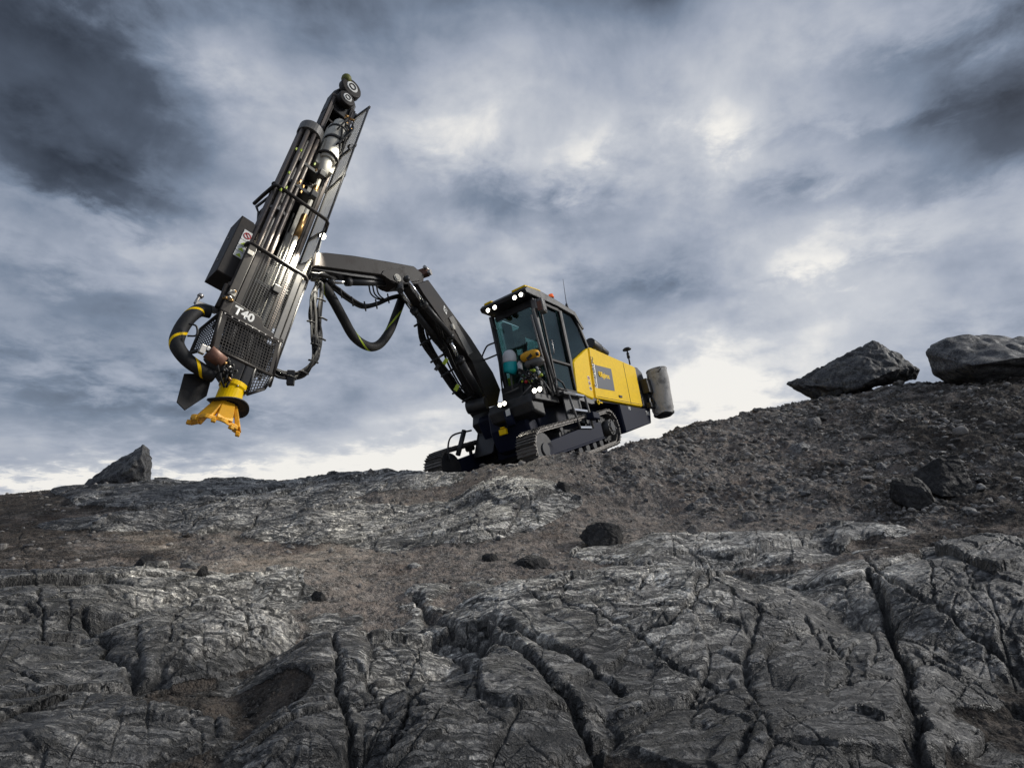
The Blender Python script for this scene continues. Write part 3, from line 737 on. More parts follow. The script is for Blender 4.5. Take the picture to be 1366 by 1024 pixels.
# cab shell
cab = mb()
W0, W1 = -1.12, 0.0
prof = [(0.0, 0.0), (0.05, 2.03), (-.05, 2.10), (-1.85, 2.17), (-2.1, 1.80), (-2.2, 1.30), (-2.1, 0.0)]
m = mb()
def post(m, a, b, w=.09, y0=0, y1=-.09):
    (x0, z0), (x1, z1) = a, b; m.loft([(x0, y0, z0), (x0 - w, y0, z0), (x0 - w, y1, z0), (x0, y1, z0)], [(x1, y0, z1), (x1 - w, y0, z1), (x1 - w, y1, z1), (x1, y1, z1)])
for y0, y1 in ((0, -.09), (W0, W0 + .09)):
    post(m, (.02, 0), (.07, 2.05), .10, y0, y1); post(m, (-.98, 0), (-1.08, 2.05), .09, y0, y1); post(m, (-2.0, .0), (-2.08, 1.35), .10, y0, y1); post(m, (-2.08, 1.35), (-1.78, 2.08), .10, y0, y1)
    m.ab((-2.0, y0, .0), (0, y1, .12)); 
m.ab((.0, 0, -.02), (-.1, W0, .30)); m.ab((-2.0, 0, 0), (-2.1, W0, .9)); m.ab((-.02, W0, .0), (-2.0, 0, .04))
m.loft([(-2.0, 0, .9), (-2.1, 0, .9), (-2.1, W0, .9), (-2.0, W0, .9)], [(-2.06, 0, 1.35), (-2.16, 0, 1.35), (-2.16, W0, 1.35), (-2.06, W0, 1.35)])
cabo = m.build('cab', MT['dark'], rig, .02)
m = mb(); m.prism([(.30, 2.10), (.34, 2.17), (.25, 2.25), (-.3, 2.30), (-1.0, 2.27), (-1.85, 2.17), (-2.12, 1.80), (-2.02, 1.78), (-1.76, 2.05), (-1.0, 2.10), (-.05, 2.10)], 1, W0 - .02, .02, .03)
roof = m.build('cab_roof', MT['dark'], cabo, .015)
for a, b in (((-.15, -.34), (.27, .0)), ((-.05, -1.05), (.27, -.85))):
    m = mb(); m.prism([(a[0], 2.255), (b[0], 2.235), (b[0], 2.28), (a[0] - .2, 2.33), (a[0] - .3, 2.29)], 1, a[1], b[1], .02); m.build('roof_lamp_cover', MT['yellow'], cabo, .01)
# roof grille bars over the sky window
for k in range(8):
    m = mb(); y = -.16 - k * .11; m.box((-.32, y, 1.99), (.46, .022, .015)); m.build('grille_bar', MT['steel'], roof)
# seat and console inside
m = mb(); m.prism([(-.95, .35), (-.5, .38), (-.48, .50), (-.9, .52), (-1.02, 1.1), (-1.14, 1.1), (-1.08, .35)], 1, -.85, -.35, .04); m.ab((-.95, -.7, .05), (-.6, -.5, .36)); m.box((-1.1, -.6, 1.22), (.1, .28, .18), ry=-.1); m.build('operator_seat', MT['rubber'], cabo, .02)
m = mb(); m.ab((-.75, -.28, .3), (-.35, -.18, .72)); m.ab((-.75, -1.0, .3), (-.35, -.9, .72)); m.box((-.25, -.25, .95), (.05, .28, .20), rz=.3); m.tube([(-.25, -.25, .85), (-.2, -.25, .3)], .02, 6); m.cyl((-.45, -.23, .7), (-.43, -.23, .88), .02); m.cyl((-.45, -.95, .7), (-.43, -.95, .88), .02); m.build('control_console', MT['dark'], cabo, .01)
# headliner, far side pillar and rear wall seen through the windscreen
m = mb(); m.ab((-.12, W0 + .1, 1.92), (-.02, -.1, 2.08)); m.ab((-1.0, W0 + .06, 1.80), (-1.9, -.06, 2.06)); m.build('headliner', MT['dark'], cabo, .02)
xa, xb = sorted((P(670, 450, -1.06)[0], P(684, 450, -1.06)[0])); m = mb(); m.ab((max(xa, -1.75), W0 + .02, .3), (min(xb, -.35), W0 + .10, 2.0)); m.build('side_pillar', MT['dark'], cabo, .02)
R_ = lambda px, py: BF.pl(px, py, 0, -1.98)
a_, b_ = R_(685, 442), R_(706, 476); m = mb()
m.ab((-1.94, W0 + .08, .1), (-2.0, a_[1], 1.75)); m.ab((-1.94, b_[1], .1), (-2.0, -.06, 1.75)); m.ab((-1.94, a_[1], .1), (-2.0, b_[1], b_[2])); m.ab((-1.94, a_[1], max(a_[2], 1.3)), (-2.0, b_[1], 1.9)); m.build('rear_wall', MT['dark'], cabo, .01)
# glass
m = mb(); m.ab((-.035, -.09, .30), (-.045, W0 + .09, 2.04)); m.build('windshield', MT['glass'], cabo)
m = mb(); m.ab((-.10, -.035, .75), (-1.0, -.045, 2.05)); m.build('door_window', MT['glass2'], cabo)
m = mb(); m.prism([(-1.12, .5), (-1.12, 2.04), (-1.78, 2.04), (-2.02, 1.36), (-2.0, .5)], 1, -.035, -.045); m.build('side_window', MT['glass2'], cabo)
m = mb(); m.prism([(-.08, .35), (-.05, 2.04), (-1.8, 2.04), (-2.0, 1.36), (-1.98, .9), (-1.0, .35)], 1, W0 + .035, W0 + .045); m.build('side_window', MT['glass'], cabo)
m = mb(); m.add([(-2.07, -.1, 1.38), (-2.07, W0 + .1, 1.38), (-1.82, W0 + .1, 2.03), (-1.82, -.1, 2.03)], [(0, 1, 2, 3)]); m.build('rear_window', MT['glass'], cabo)
# door: lower panel, frame and inner guard
m = mb()
for a, b in (((-.12, .12), (-.16, 2.03)), ((-.92, .12), (-1.0, 2.03))): post(m, a, b, .05, .015, -.02)
m.ab((-.12, .012, .12), (-.97, -.02, .17)); m.ab((-.14, .012, 1.98), (-1.0, -.02, 2.05)); m.ab((-.14, .010, .72), (-.95, -.02, .77))
door = m.build('cab_door', MT['grey'], cabo, .006)
m = mb(); m.ab((-.15, -.022, .16), (-.93, -.028, .73)); m.build('lower_pane', MT['glass2'], door)
m = mb(); m.tube([(-.22, .02, .85), (-.22, .06, .88), (-.24, .06, 1.15), (-.24, .02, 1.18)], .012, 6); m.build('door_handle', MT['steel'], door)
# silver grab rail up the front left pillar
m = mb(); m.tube([P(745, 528, .05), P(711, 412, .05)], .03, 8); m.tube([P(738, 528, .02) + (.02, 0, 0), P(709, 420, .02) + (.02, 0, 0)], .02, 8)
m.build('grab_rail', MT['greyl'], cabo)
m = mb(); c = P(723, 408, .12); m.box(c, (.20, .12, .30), rz=.2); m.box(c + (.1, -.1, .04), (.1, .12, .22)); m.box(c + (.0, .05, -.02), (.14, .05, .22), rz=.2); mir = m.build('mirror_housing', MT['greyl'], cabo, .02)
m = mb(); m.box(c + (.11, .0, -.02), (.01, .1, .2), rz=.2); m.build('mirror_glass', MT['brown'], mir)
# wiper
m = mb(); m.tube([(.02, -.6, .28), (.04, -.45, .75)], .012, 6); m.box((.04, -.42, .95), (.015, .02, .55), rx=-.25); m.build('windshield_wiper', MT['rubber'], cabo)
# beacon, antenna
def onroof(px, py, y): return P(px, py, y)
c = P(736, 399, -.04); m = mb(); m.cyl(c + (0, 0, -.04), c + (0, 0, .03), .05); m.build('beacon_base', MT['dark'], cabo)
m = mb(); m.cyl(c + (0, 0, .03), c + (0, 0, .11), .062, .05); m.build('beacon_light', MT['beacon'], cabo)
a = P(756, 408, -.2); b = P(751, 372, -.2); m = mb(); m.cyl(a + (0, 0, -.1), a + (0, 0, .05), .045, .025); m.cyl(a, b, .009, .004, 6); m.build('whip_antenna', MT['dark'], cabo)
# head and work lamps
def lamp(c, d, r=.055):
    c = np.array(c); d = unit(d); m = mb(); m.cyl(c - d * .09, c + d * .0, r * .8, r * 1.15, 14); o = m.build('headlight', MT['dark'], rig)
    m = mb(); m.ring(c + d * .004, 0, r * .92, r * .17, 18, 6); m.build('lamp_rim', MT['steel'], o); m = mb(); m.tube([c + d * .001, c + d * .006, c + d * .012], [r * .70, r * .68, r * .4], 18); m.build('lamp_lens', MT['lamp'], o)
for p_, q_ in (((651, 414), 0), ((660, 410), 0), ((686.5, 397), 0), ((695, 393), 0)):
    c = BF.pl(*p_, 0, .36); lamp(c, (1, .25, -.15))
for p_ in ((667, 540), (673, 538)):
    c = BF.pl(*p_, 0, .85); lamp(c, (1, .25, -.1), .05)
for p_ in ((713, 521), (720, 519)):
    c = BF.pl(*p_, 0, .90); lamp(c, (1, .25, -.1), .055)
# hand rails right of the cab
X = -.0
Q = lambda px, py, x=.1: BF.pl(px, py, 0, x)
m = mb(); m.tube([Q(672, 535), Q(664, 470), Q(657, 440), Q(659, 436), Q(662, 440)], .018, 8, spline=4); m.tube([Q(661.5, 456.4), Q(652, 460), Q(648, 464), Q(643, 476), Q(645, 480), Q(664, 472.5)], .018, 8, spline=3); m.build('hand_rail', MT['dark'], rig)
# tanks and clutter on the front deck
def D(px, py, x=.35): return BF.pl(px, py, 0, x)
a = D(679, 484); b = D(681, 497)
m = mb(); m.tube([D(681, 498), D(681.2, 496), D(680.5, 485), D(680.3, 483.5)], [.09, .135, .14, .14], 20, spline=3); t_ = m.build('reservoir_base', MT['teal'], rig)
m = mb(); m.tube([D(680.3, 484), D(679.2, 474), D(678, 469), D(677.6, 467.4)], [.142, .135, .09, .02], 20, spline=4); m.build('reservoir_top', MT['white'], rig)
m = mb(); m.tube([D(681, 498), D(684, 521)], .02, 8); m.tube([D(672, 526), D(684, 521), D(692, 517)], .018, 8); m.build('reservoir_stand', MT['greyl'], rig)
m = mb(); m.cyl(D(695, 498), D(693, 484), .05, .05, 14); m.cyl(D(693, 484), D(692.8, 482), .03, .03, 10); m.build('white_canister', MT['white'], rig)
m = mb(); m.tube([D(696, 478.5), D(698, 477.6), D(704, 475.5), D(712, 473), D(717, 472), D(718.5, 472)], [.05, .085, .105, .105, .085, .03], 18, spline=3); j = m.build('yellow_housing', MT['yellow2'], rig)
m = mb(); c = D(706, 476, .46); m.box(c, (.01, .13, .06), rx=.45); m.build('data_plate', MT['ink'], j)
m = mb(); m.cyl(D(716, 470, .47), D(717, 474, .47), .03); m.build('filler_cap', MT['ink'], j)
m = mb(); m.tube([D(701, 487), D(704, 486), D(714, 483), D(721, 482), D(724, 484)], [.04, .08, .095, .09, .05], 16, spline=2); m.build('filter_canister', MT['greyl'], rig)
rr = random.Random(5)
for k in range(16):
    a = D(690 + rr.random() * 32, 492 + rr.random() * 22, .3); b = D(690 + rr.random() * 32, 492 + rr.random() * 25, .3); mid = (a + b) / 2 + (rr.uniform(.1, .25), 0, rr.uniform(-.1, .1))
    m = mb(); m.tube([a, mid, b], .014 + .006 * rr.random(), 6, spline=6); m.build('hydraulic_hose', MT['rubber'], rig)
for k in range(16):
    c = D(694 + rr.random() * 28, 490 + rr.random() * 20, .38); m = mb(); m.cyl(c, c + (.05, 0, 0) + np.array([0, rr.uniform(-.03, .03), rr.uniform(-.02, .04)]), .018, .022, 8); m.build('hose_fitting', MT[rr.choice(['brass', 'steel', 'steel', 'white', 'lime'])], rig)
for c, mt in ((D(702, 509, .46), 'red'), (D(708, 508.5, .46), 'lime'), (D(712, 494, .46), 'lime'), (D(722, 500, .42), 'lime')):
    m = mb(); m.ball(c, .035, 10, 6); m.build('valve_cap', MT[mt], rig)
m = mb(); m.tube([D(693, 531, .6), D(700, 523, .6), D(708, 514, .6)], .014, 6); m.tube([D(722, 505), D(728, 512), D(735, 523)], .014, 6); m.build('deck_rail', MT['greyl'], rig)
m = mb(); m.ab((.05, -1.05, -.0), (.25, -.55, .42)); m.ab((.1, -.5, 0), (.3, -.1, .3)); m.build('valve_block', MT['dark'], rig, .02)

# hood
hy = .03
s1 = px2([(770, 523), (765, 483), (767, 479), (781.5, 465.5), (784, 464), (793, 531.5), (792, 532.5)], hy)
m = mb(); m.prism(s1, 1, hy, -.55, .03); h1 = m.build('front_side_panel', MT['yellow'], rig, .008)
s2 = px2([(795, 531.2), (785.3, 463.5), (787, 462.6), (846, 488.5), (848, 491), (858, 541.5), (856.5, 542.5)], hy)
m = mb(); m.prism(s2, 1, hy, -2.35, .04); hood = m.build('engine_hood', MT['yellow'], rig, .01)
m = mb(); c = P(828, 528.6, hy + .012); m.box(c, (.17, .02, .05)); m.build('door_latch', MT['ink'], hood)
m = mb(); m.tube([P(831, 483.5, hy + .001), P(842, 539, hy + .001)], .007, 4); m.tube([P(796, 528.5, hy + .001), P(856, 539.5, hy + .001)], .006, 4); m.build('panel_seam', MT['ink'], hood)
for k in range(6): m = mb(); a = P(846.5, 505, hy - .012) + (-.0, 0, -.11 * k); m.box(a + (-.10, .0, 0), (.16, .012, .022)); m.build('vent_slot', MT['ink'], hood)
s = px2([(846.5, 489), (850, 489.5), (856, 496), (867, 528), (869, 545), (859, 542.5)], hy - .02)
m = mb(); m.prism(s, 1, hy - .02, -2.3, .03); m.build('rear_corner', MT['dark'], rig, .01)
s = px2([(795, 533), (858, 544.5), (868, 544.5), (869.5, 564), (836, 577), (826, 539), (795, 535)], hy - .01)
m = mb(); m.prism(s, 1, hy - .01, -2.3, .04); sk = m.build('rear_skirt', MT['navy'], rig, .01)
s = px2([(770, 525), (792, 534), (794, 538), (790, 539), (768, 532)], hy - .02); m = mb(); m.prism(s, 1, hy - .02, -.5); m.build('side_sill', MT['greyl'], rig, .01)
# decals: slate square with the maker's name, white strip, emblem
dq = px2([(793.5, 486.5), (815, 492), (820, 521.5), (798, 517.5)], hy)
yy = hy + .006
m = mb(); m.prism(dq, 1, hy + .001, yy); dcl = m.build('hood_decal', MT['decal'], hood)
p0 = P(802, 502.5, yy); p1 = P(814.5, 505.8, yy); ux = p1 - p0; L_ = np.linalg.norm(ux); uy = np.array([unit(ux)[2] * 1, 0, -unit(ux)[0]]); uy = np.array([0, 0, 1.]) + unit(ux) * 0
def on(px, py, e=.002): return P(px, py, yy + e)
text('company_name', 'Epiroc', BF, on(802.9, 502.6), .175, P(815, 505.6, yy) - P(802.9, 502.6, yy), (0, 0, 1), MT['yellow'], dcl, .010)
m = mb(); c = on(799.8, 499.0); m.ring(c, 1, .055, .020, 18, 6); m.ring(c + (0, 0, .0), 1, .018, .010, 12, 5); m.build('company_emblem', MT['yellow'], dcl)
strip = px2([(789.8, 485), (793, 486), (797.5, 517.5), (794.3, 517)], hy); m = mb(); m.prism(strip, 1, hy + .001, yy); st = m.build('white_decal', MT['label'], hood)
text('model_name', 'SmartROC', BF, on(796.8, 516.5), .17, on(792.2, 486.8) - on(796.8, 516.5), (1, 0, 0), MT['ink'], st, .004)
text('model_name', 'T40', BF, P(862.5, 553, hy) + (0, .003, 0), .15, P(866, 554, hy) - P(861, 553, hy), (0, 0, 1), MT['label'], sk, .003)
text('model_name', 'HF', BF, P(838.5, 546, hy) + (0, .003, 0), .13, (-1, 0, -.1), (0, 0, 1), MT['label'], sk, .002)
for (px, py) in ((785.3, 504), (786.6, 511), (788, 518)):
    m = mb(); c = P(px, py, hy + .003); m.box(c, (.10, .004, .085)); o = m.build('safety_sticker', MT['label'], h1); m = mb(); m.ring(c + (0, .004, 0), 1, .026, .007, 12, 4); m.build('sticker_symbol', MT['red'] if py < 515 else MT['ink'], o)
m = mb(); c = P(798, 536, hy + .0); m.ring(c, 1, .05, .014, 14, 5); m.box(c + (-.16, 0, .0), (.12, .01, .03)); m.build('side_emblem', MT['yellow'], sk)
# exhaust and air cleaner, GPS mast
c = P(789, 458, -.35); m = mb(); m.cyl(c + (.12, 0, -.02), c + (-.30, 0, -.10), .15, .15, 20); m.cyl(c + (0, 0, -.25), c + (0, 0, 0), .07); m.build('exhaust_silencer', MT['dark'], rig, .01)
c = P(802, 466, -.5); m = mb(); m.cyl(c + (.1, 0, .0), c + (-.25, 0, -.08), .10, .10, 16); m.build('air_cleaner', MT['dark'], rig, .01)
a = P(840.5, 486, -.4); b = P(836.5, 467, -.4); m = mb(); m.cyl(a, b, .022, n=10); m.tube([a + (b - a) * .45, a + (b - a) * .8], [.045, .04], 10); g_ = m.build('satellite_mast', MT['dark'], rig)
m = mb(); m.tube([b, b + (0, 0, .03), b + (0, 0, .07)], [.12, .13, .08], 20); m.build('satellite_antenna', MT['dark'], g_)
# dust collector at the rear
cp = BF.pl(875.5, 494, 0, -5.45); cb = BF.pl(886, 552, 0, -5.45)
cp = np.array([-5.45, cp[1], cp[2]]); cb = np.array([-5.45, cb[1], cb[2]])
ax = cb - cp
def collector():
    m = mb(); n = 28; rows = 26; rg = random.Random(3); vs = []; fs = []
    fold = [rg.uniform(0, 6.28) for _ in range(6)]
    for i in range(rows + 1):
        t = i / rows; c = cp + ax * (t * 1.0)
        for j in range(n):
            a = 2 * math.pi * j / n
            r = .285 * (1 + .018 * math.sin(3 * a + fold[0] + 5 * t) + .016 * math.sin(7 * a + fold[1] + 9 * t) + .02 * math.sin(14 * t + 2 * a))
            if t > .86: r *= 1 + .04 * math.sin((t - .86) * 45)
            vs.append(c + np.array([r * math.cos(a), r * math.sin(a), .02 * math.sin(4 * a)]))
    for i in range(rows):
        for j in range(n): k = (j + 1) % n; fs.append((i * n + j, i * n + k, (i + 1) * n + k, (i + 1) * n + j))
    fs.append(list(range(n))); m.add(vs, fs, True)
    m.tube([cp + (0, 0, -.01), cp + (0, 0, .035), cp + (0, 0, .05)], [.29, .27, .15], 28)
    return m.build('dust_collector', MT['canvas'], rig)
dc = collector()
m = mb(); m.tube([cb + (0, 0, .02), cb + (0, 0, -.03), cb + (0, 0, -.09)], [.28, .27, .17], 28); m.build('collector_base', MT['rubber'], dc)
m = mb(); c = cp + (.26, .12, -.12); m.tube([c + (0, -.12, .06), c, c + (0, .10, .08)], .012, 6); m.tube([cp + (.2, -.24, -.22), cp + (.27, -.05, -.02), cp + (.25, .2, .0)], .012, 6, spline=4); m.build('collector_strap', MT['rubber'], dc)
m = mb(); m.ab((-4.9, cp[1] - .35, .5), (-5.25, cp[1] - .15, .9)); m.ab((-4.9, cp[1] - .35, .1), (-5.25, cp[1] - .2, .25)); m.build('collector_bracket', MT['dark'], rig, .02)
for k in range(4):
    m = mb(); y = cp[1] - .26 + .03 * k; m.tube([(-4.95, y - .1, .75 - .08 * k), (-5.15, y, .55 - .1 * k), (-5.0, y, .3 - .05 * k)], .014, 6, spline=5); m.build('collector_hose', MT['rubber'], rig)
# ladder
ly = .14
A0, A1 = P(757.4, 523, ly), P(774, 571, ly); B0, B1 = P(780, 528, ly), P(791.5, 571, ly)
m = mb(); m.tube([A0, A1], .025, 6); m.tube([B0, B1], .025, 6); lad = m.build('access_ladder', MT['greyl'], rig)
for t in (.0, .47, .97):
    a = A0 * (1 - t) + A1 * t; b = B0 * (1 - t) + B1 * t; m = mb(); d = b - a
    m.loft([a + (0, 0, .02), a + (0, -.16, .02), a + (0, -.16, -.02), a + (0, 0, -.02)], [b + (0, 0, .02), b + (0, -.16, .02), b + (0, -.16, -.02), b + (0, 0, -.02)]); m.build('step', MT['chrome'], lad)
m = mb(); m.ab(tuple(A0 + (.0, -.12, .0)), tuple(B0 + (0, -.16, -.55))); m.build('step_box', MT['dark'], rig, .01)
m = mb(); m.tube([P(741, 504, .1), P(750, 510, .1), P(756, 522, .1)], .018, 6); m.tube([P(742, 517, .1), P(757, 521, .1)], .018, 6); m.tube([P(741, 504, .1), P(742, 522, .1)], .018, 6); m.ab((-.55, -.02, -.02), (-.05, .16, .03)); m.build('step_guard', MT['dark'], rig)

# ------------------------------------------------------------------ mast (feed) of the rig
_FB = np.array([[0.737, 0.292, 0.609], [0.67, -0.437, -0.601], [0.091, 0.851, -0.517]])
FF = Fr(ray(335, 440) * 7.3, *_FB)                     # x: out of the open face, y: across to the guard side, z: up the mast
def fm(): return MB(FF)
def F_(px, py, x=0.0): return FF.pl(px, py, 0, x)
# beam
m = fm()
m.ab((-.62, -.12, -.35), (-.32, -.06, 5.35)); m.ab((-.62, .24, -.35), (-.32, .30, 5.35)); m.ab((-.66, -.12, -.35), (-.60, .30, 5.35))
m.ab((-.34, -.15, -.3), (-.29, -.05, 5.3)); m.ab((-.34, .23, -.3), (-.29, .33, 5.3))
for z in np.arange(-.2, 5.2, .45): m.ab((-.60, -.1, z), (-.40, .28, z + .05))
beam = m.build('feed_beam', MT['grey'], rig, .008)
m = fm(); m.ab((-.30, -.13, -.3), (-.275, -.09, 5.2)); m.ab((-.30, .27, -.3), (-.275, .31, 5.2)); m.build('slide_rail', MT['drod'], beam)
# head end with its rope sheaves
m = fm(); m.prism([(-.13, 5.0), (-.13, 5.45), (-.02, 5.72), (.18, 5.72), (.32, 5.5), (.32, 5.0)], 0, -.62, -.34, .02); m.build('mast_head', MT['dark'], beam, .01)
for (px, py, R, x) in ((469.6, 117, .20, -.20), (463.4, 131, .15, -.16)):
    c = F_(px, py, x); m = fm(); m.tube([c + (-.12, 0, 0), c + (-.02, 0, 0), c, c + (.005, 0, 0)], [R, R, R * .93, R * .55], 28, smooth=False); w = m.build('rope_sheave', MT['grey'], beam, .006)
    m = fm(); m.tube([c + (.0, 0, 0), c + (.02, 0, 0)], [R * .58, R * .52], 20); m.build('sheave_cap', MT['label'], w)
    m = fm(); m.ring(c + (.022, 0, 0), 0, R * .30, R * .07, 16, 4); m.build('maker_emblem', MT['ink'], w)
c = F_(462, 106, -.25); m = fm(); m.ball(c, (.1, .09, .1), 12, 8); m.build('head_bumper', MT['olive'], beam)
for z in (4.2, 3.0): m = fm(); m.ab((-.31, -.08, z), (-.29, .26, z + .09)); m.build('cross_plate', MT['grey'], beam, .005)
# pale dusted channel
m = fm(); m.ab((-.33, .02, -.1), (-.27, .20, 1.95)); m.ab((-.33, .06, 1.95), (-.29, .16, 3.4)); m.build('wear_plate', MT['dust'], beam)
# rock drill
c0 = F_(437, 224, -.12); c1 = F_(452, 172, -.12); yc = .13
m = fm(); m.cyl((-.12, yc, 3.55), (-.12, yc, 4.05), .13, .15, 20); m.cyl((-.12, yc, 4.05), (-.12, yc, 4.28), .17, .16, 20); m.cyl((-.12, yc, 4.28), (-.12, yc, 4.5), .12, .13, 20); m.cyl((-.12, yc, 3.25), (-.12, yc, 3.55), .08, .10, 16); m.ab((-.28, yc - .16, 3.4), (-.12, yc + .16, 4.4))
m.ball((-.12, yc, 4.5), (.13, .13, .06), 16, 6); dr = m.build('rock_drill', MT['dust'], rig, .01)
for z in (3.62, 4.02, 4.3): m = fm(); m.ring((-.12, yc, z), 2, .155, .022, 24, 6); m.build('clamp_band', MT['dark'], dr)
rr = random.Random(8)
for k in range(7):
    a = (-.05 + rr.uniform(0, .1), yc + rr.uniform(-.14, .14), 4.1 + rr.uniform(-.4, .3)); b = (-.15, yc + rr.uniform(-.1, .18), 4.65 + rr.uniform(-.1, .3))
    m = fm(); m.tube([a, (np.array(a) + b) / 2 + (.16, rr.uniform(-.08, .1), 0), b], .016, 6, spline=6); m.build('drill_hose', MT['rubber'], dr)
for k in range(9):
    c = (-.1, .20 + rr.uniform(-.08, .09), 4.62 + rr.uniform(-.16, .18)); m = fm(); m.cyl(c, (c[0] + rr.uniform(-.04, .04), c[1] + .05, c[2] + rr.uniform(-.07, .07)), .022, n=8); m.build('hose_fitting', MT['brass'], dr)
# drill string down the middle
m = fm(); m.cyl((-.14, yc, -.9), (-.14, yc, 3.3), .034, n=12); m.build('drill_string', MT['dust'], rig)
for a, b in ((1.85, 2.3), (2.75, 2.95)): m = fm(); m.cyl((-.14, yc, a), (-.14, yc, b), .05, n=12); m.build('coupling_sleeve', MT['brass'], rig)
# rod carousel
cy, cx_ = -.25, -.17
m = fm(); m.tube([(cx_, cy, 3.80), (cx_, cy, 3.98), (cx_, cy, 4.0)], [.195, .195, .17], 28, smooth=False); m.cyl((cx_, cy, .06), (cx_, cy, .12), .145, n=28); m.cyl((cx_, cy, .1), (cx_, cy, 3.9), .035); m.cyl((cx_, cy, 2.0), (cx_, cy, 2.05), .15, n=20)
car = m.build('rod_carousel', MT['greyl'], rig, .006)
for k in range(9):
    a = 2 * math.pi * k / 9 + .2; x, y = cx_ + .138 * math.cos(a), cy + .150 * math.sin(a)
    m = fm(); m.cyl((x, y, .12), (x, y, 3.83), .033, n=10); m.build('drill_rod', MT['drod'], car)
m = fm(); m.tube([(cx_ - .1, -.16, 3.98), (cx_ - .1, -.16, 4.08), (cx_ - .1, -.16, 4.15)], [.075, .075, .05], 12); m.build('carousel_motor', MT['dark'], car)
# rod arms and yellow tags, gripper clutter
for z in (3.1, 2.62, .72):
    m = fm(); m.ab((-.28, -.3, z), (-.05, .12, z + .07)); m.box((-.02, .1, z + .03), (.10, .10, .12)); m.build('rod_gripper', MT['dark'], rig, .01)
for k in range(12):
    z = rr.uniform(2.2, 3.2); c = (.06 + rr.uniform(-.03, .03), -.28 + rr.uniform(-.12, .28), z); m = fm(); m.box(c, (.02, .02, .05), rz=rr.random()); m.build('yellow_marker', MT['lime' if k % 2 else 'brass'], rig)
for k in range(5):
    y = -.36 + k * .12; m = fm(); m.tube([(-.24, y, -.1), (-.22, y + .01, 1.3), (-.24, y, 2.9 - .2 * k)], .015, 6, spline=3); m.build('feed_hose', MT['rubber'], rig)
# hoops
for z, nm in ((2.36, 'u'), (1.20, 'l')):
    m = fm(); m.tube([(-.62, -.47, z), (-.35, -.46, z), (-.03, -.44, z), (0, -.41, z), (0, .41, z), (-.02, .45, z - .02), (-.12, .49, z - .10), (-.6, .46, z - .02)], .028, 10); m.build('guard_hoop', MT['grey'], rig)
# folding side guard
inn = lambda z: (-.58, .45, z); out_ = lambda z: (-.08, .45, z)
m = fm(); m.tube([inn(5.58), inn(1.2)], .02, 6); m.tube([out_(5.38), out_(1.2)], .018, 6); gd = m.build('side_guard', MT['dark'], rig)
m = fm(); m.grid((-.58, .45, 1.2), (-.08, .45, 1.2), (-.08, .45, 5.38), (-.58, .45, 5.55), 11, 84, .0042); m.build('guard_mesh', MT['dust'], gd)
m = fm(); m.grid((-.60, .30, 1.2), (-.58, .45, 1.2), (-.58, .45, 5.1), (-.60, .30, 5.1), 4, 80, .0045); m.tube([(-.60, .31, 1.2), (-.60, .31, 5.1)], .012, 6); m.build('guard_mesh', MT['label'], gd)
for za, zb in ((5.58, 5.37), (4.41, 4.28), (3.51, 3.51)):
    m = fm(); m.loft([(-.60, .44, za - .03), (-.60, .475, za - .03), (-.60, .475, za + .03), (-.60, .44, za + .03)], [(-.06, .44, zb - .03), (-.06, .475, zb - .03), (-.06, .475, zb + .03), (-.06, .44, zb + .03)]); m.ab((-.64, .42, za - .07), (-.56, .48, za + .05)); m.build('guard_arm', MT['dark'], gd, .005)
for q in ((469, 197, -.12), (430, 315, -.12)):
    c = F_(*q); m = fm(); d = unit((.75, .25, -.55)); m.cyl(c - d * .07, c + d * .01, .045, .058, 14); wl = m.build('work_lamp', MT['dark'], rig)
    m = fm(); m.cyl(c + d * .011, c + d * .016, .05, .05, 14); m.build('lamp_lens', MT['white'] if q[0] > 450 else MT['lamp'], wl)
# long bright conduit at the hoop
m = fm(); m.tube([F_(428, 322, -.1), F_(425, 335, -.1), F_(410, 368, -.1)], .012, 6); m.build('lamp_conduit', MT['label'], rig)
# left hose guide bracket and box
m = fm(); m.tube([F_(371, 250, -.1), F_(366, 243, -.1), F_(363, 247, -.15), F_(371, 254, -.1)], .012, 6, spline=3); m.build('hose_loop', MT['rubber'], rig)
m = fm(); m.tube([F_(368, 256, -.3), F_(342, 276, -.3), F_(345, 285, -.3), F_(358, 272, -.3)], .022, 6); m.tube([F_(345, 284, -.3), F_(344, 300, -.3)], .02, 6); m.build('hose_bracket', MT['dark'], rig)
m = fm(); m.prism([(-.63, .62), (-.63, 1.64), (-.46, 1.64), (-.30, 1.50), (-.30, .62)], 0, -.52, -.12, .02); bx_ = m.build('dust_box', MT['grey'], rig, .006)
for k, (z, h) in enumerate(((1.34, .15), (1.20, .07), (1.10, .07), (1.00, .07))):
    m = fm(); m.ab((-.118, -.535, z - h / 2), (-.108, -.41, z + h / 2 + .02)); st = m.build('warning_label', MT['label'], bx_)
    m = fm()
    if k == 0: m.ring((-.104, -.472, z + .01), 0, .045, .007, 18, 4); m.tube([(-.104, -.50, z + .04), (-.104, -.44, z - .02)], .007, 4)
    else: m.prism([(-.51, z - .02), (-.435, z - .02), (-.472, z + .035)], 0, -.107, -.103)
    m.build('warning_symbol', MT['red'] if k == 0 else MT['lime'], st)
for z in (.9, 1.3): m = fm(); m.cyl((-.3, -.63, z), (-.3, -.645, z), .014, n=6); m.build('box_bolt', MT['steel'], bx_)
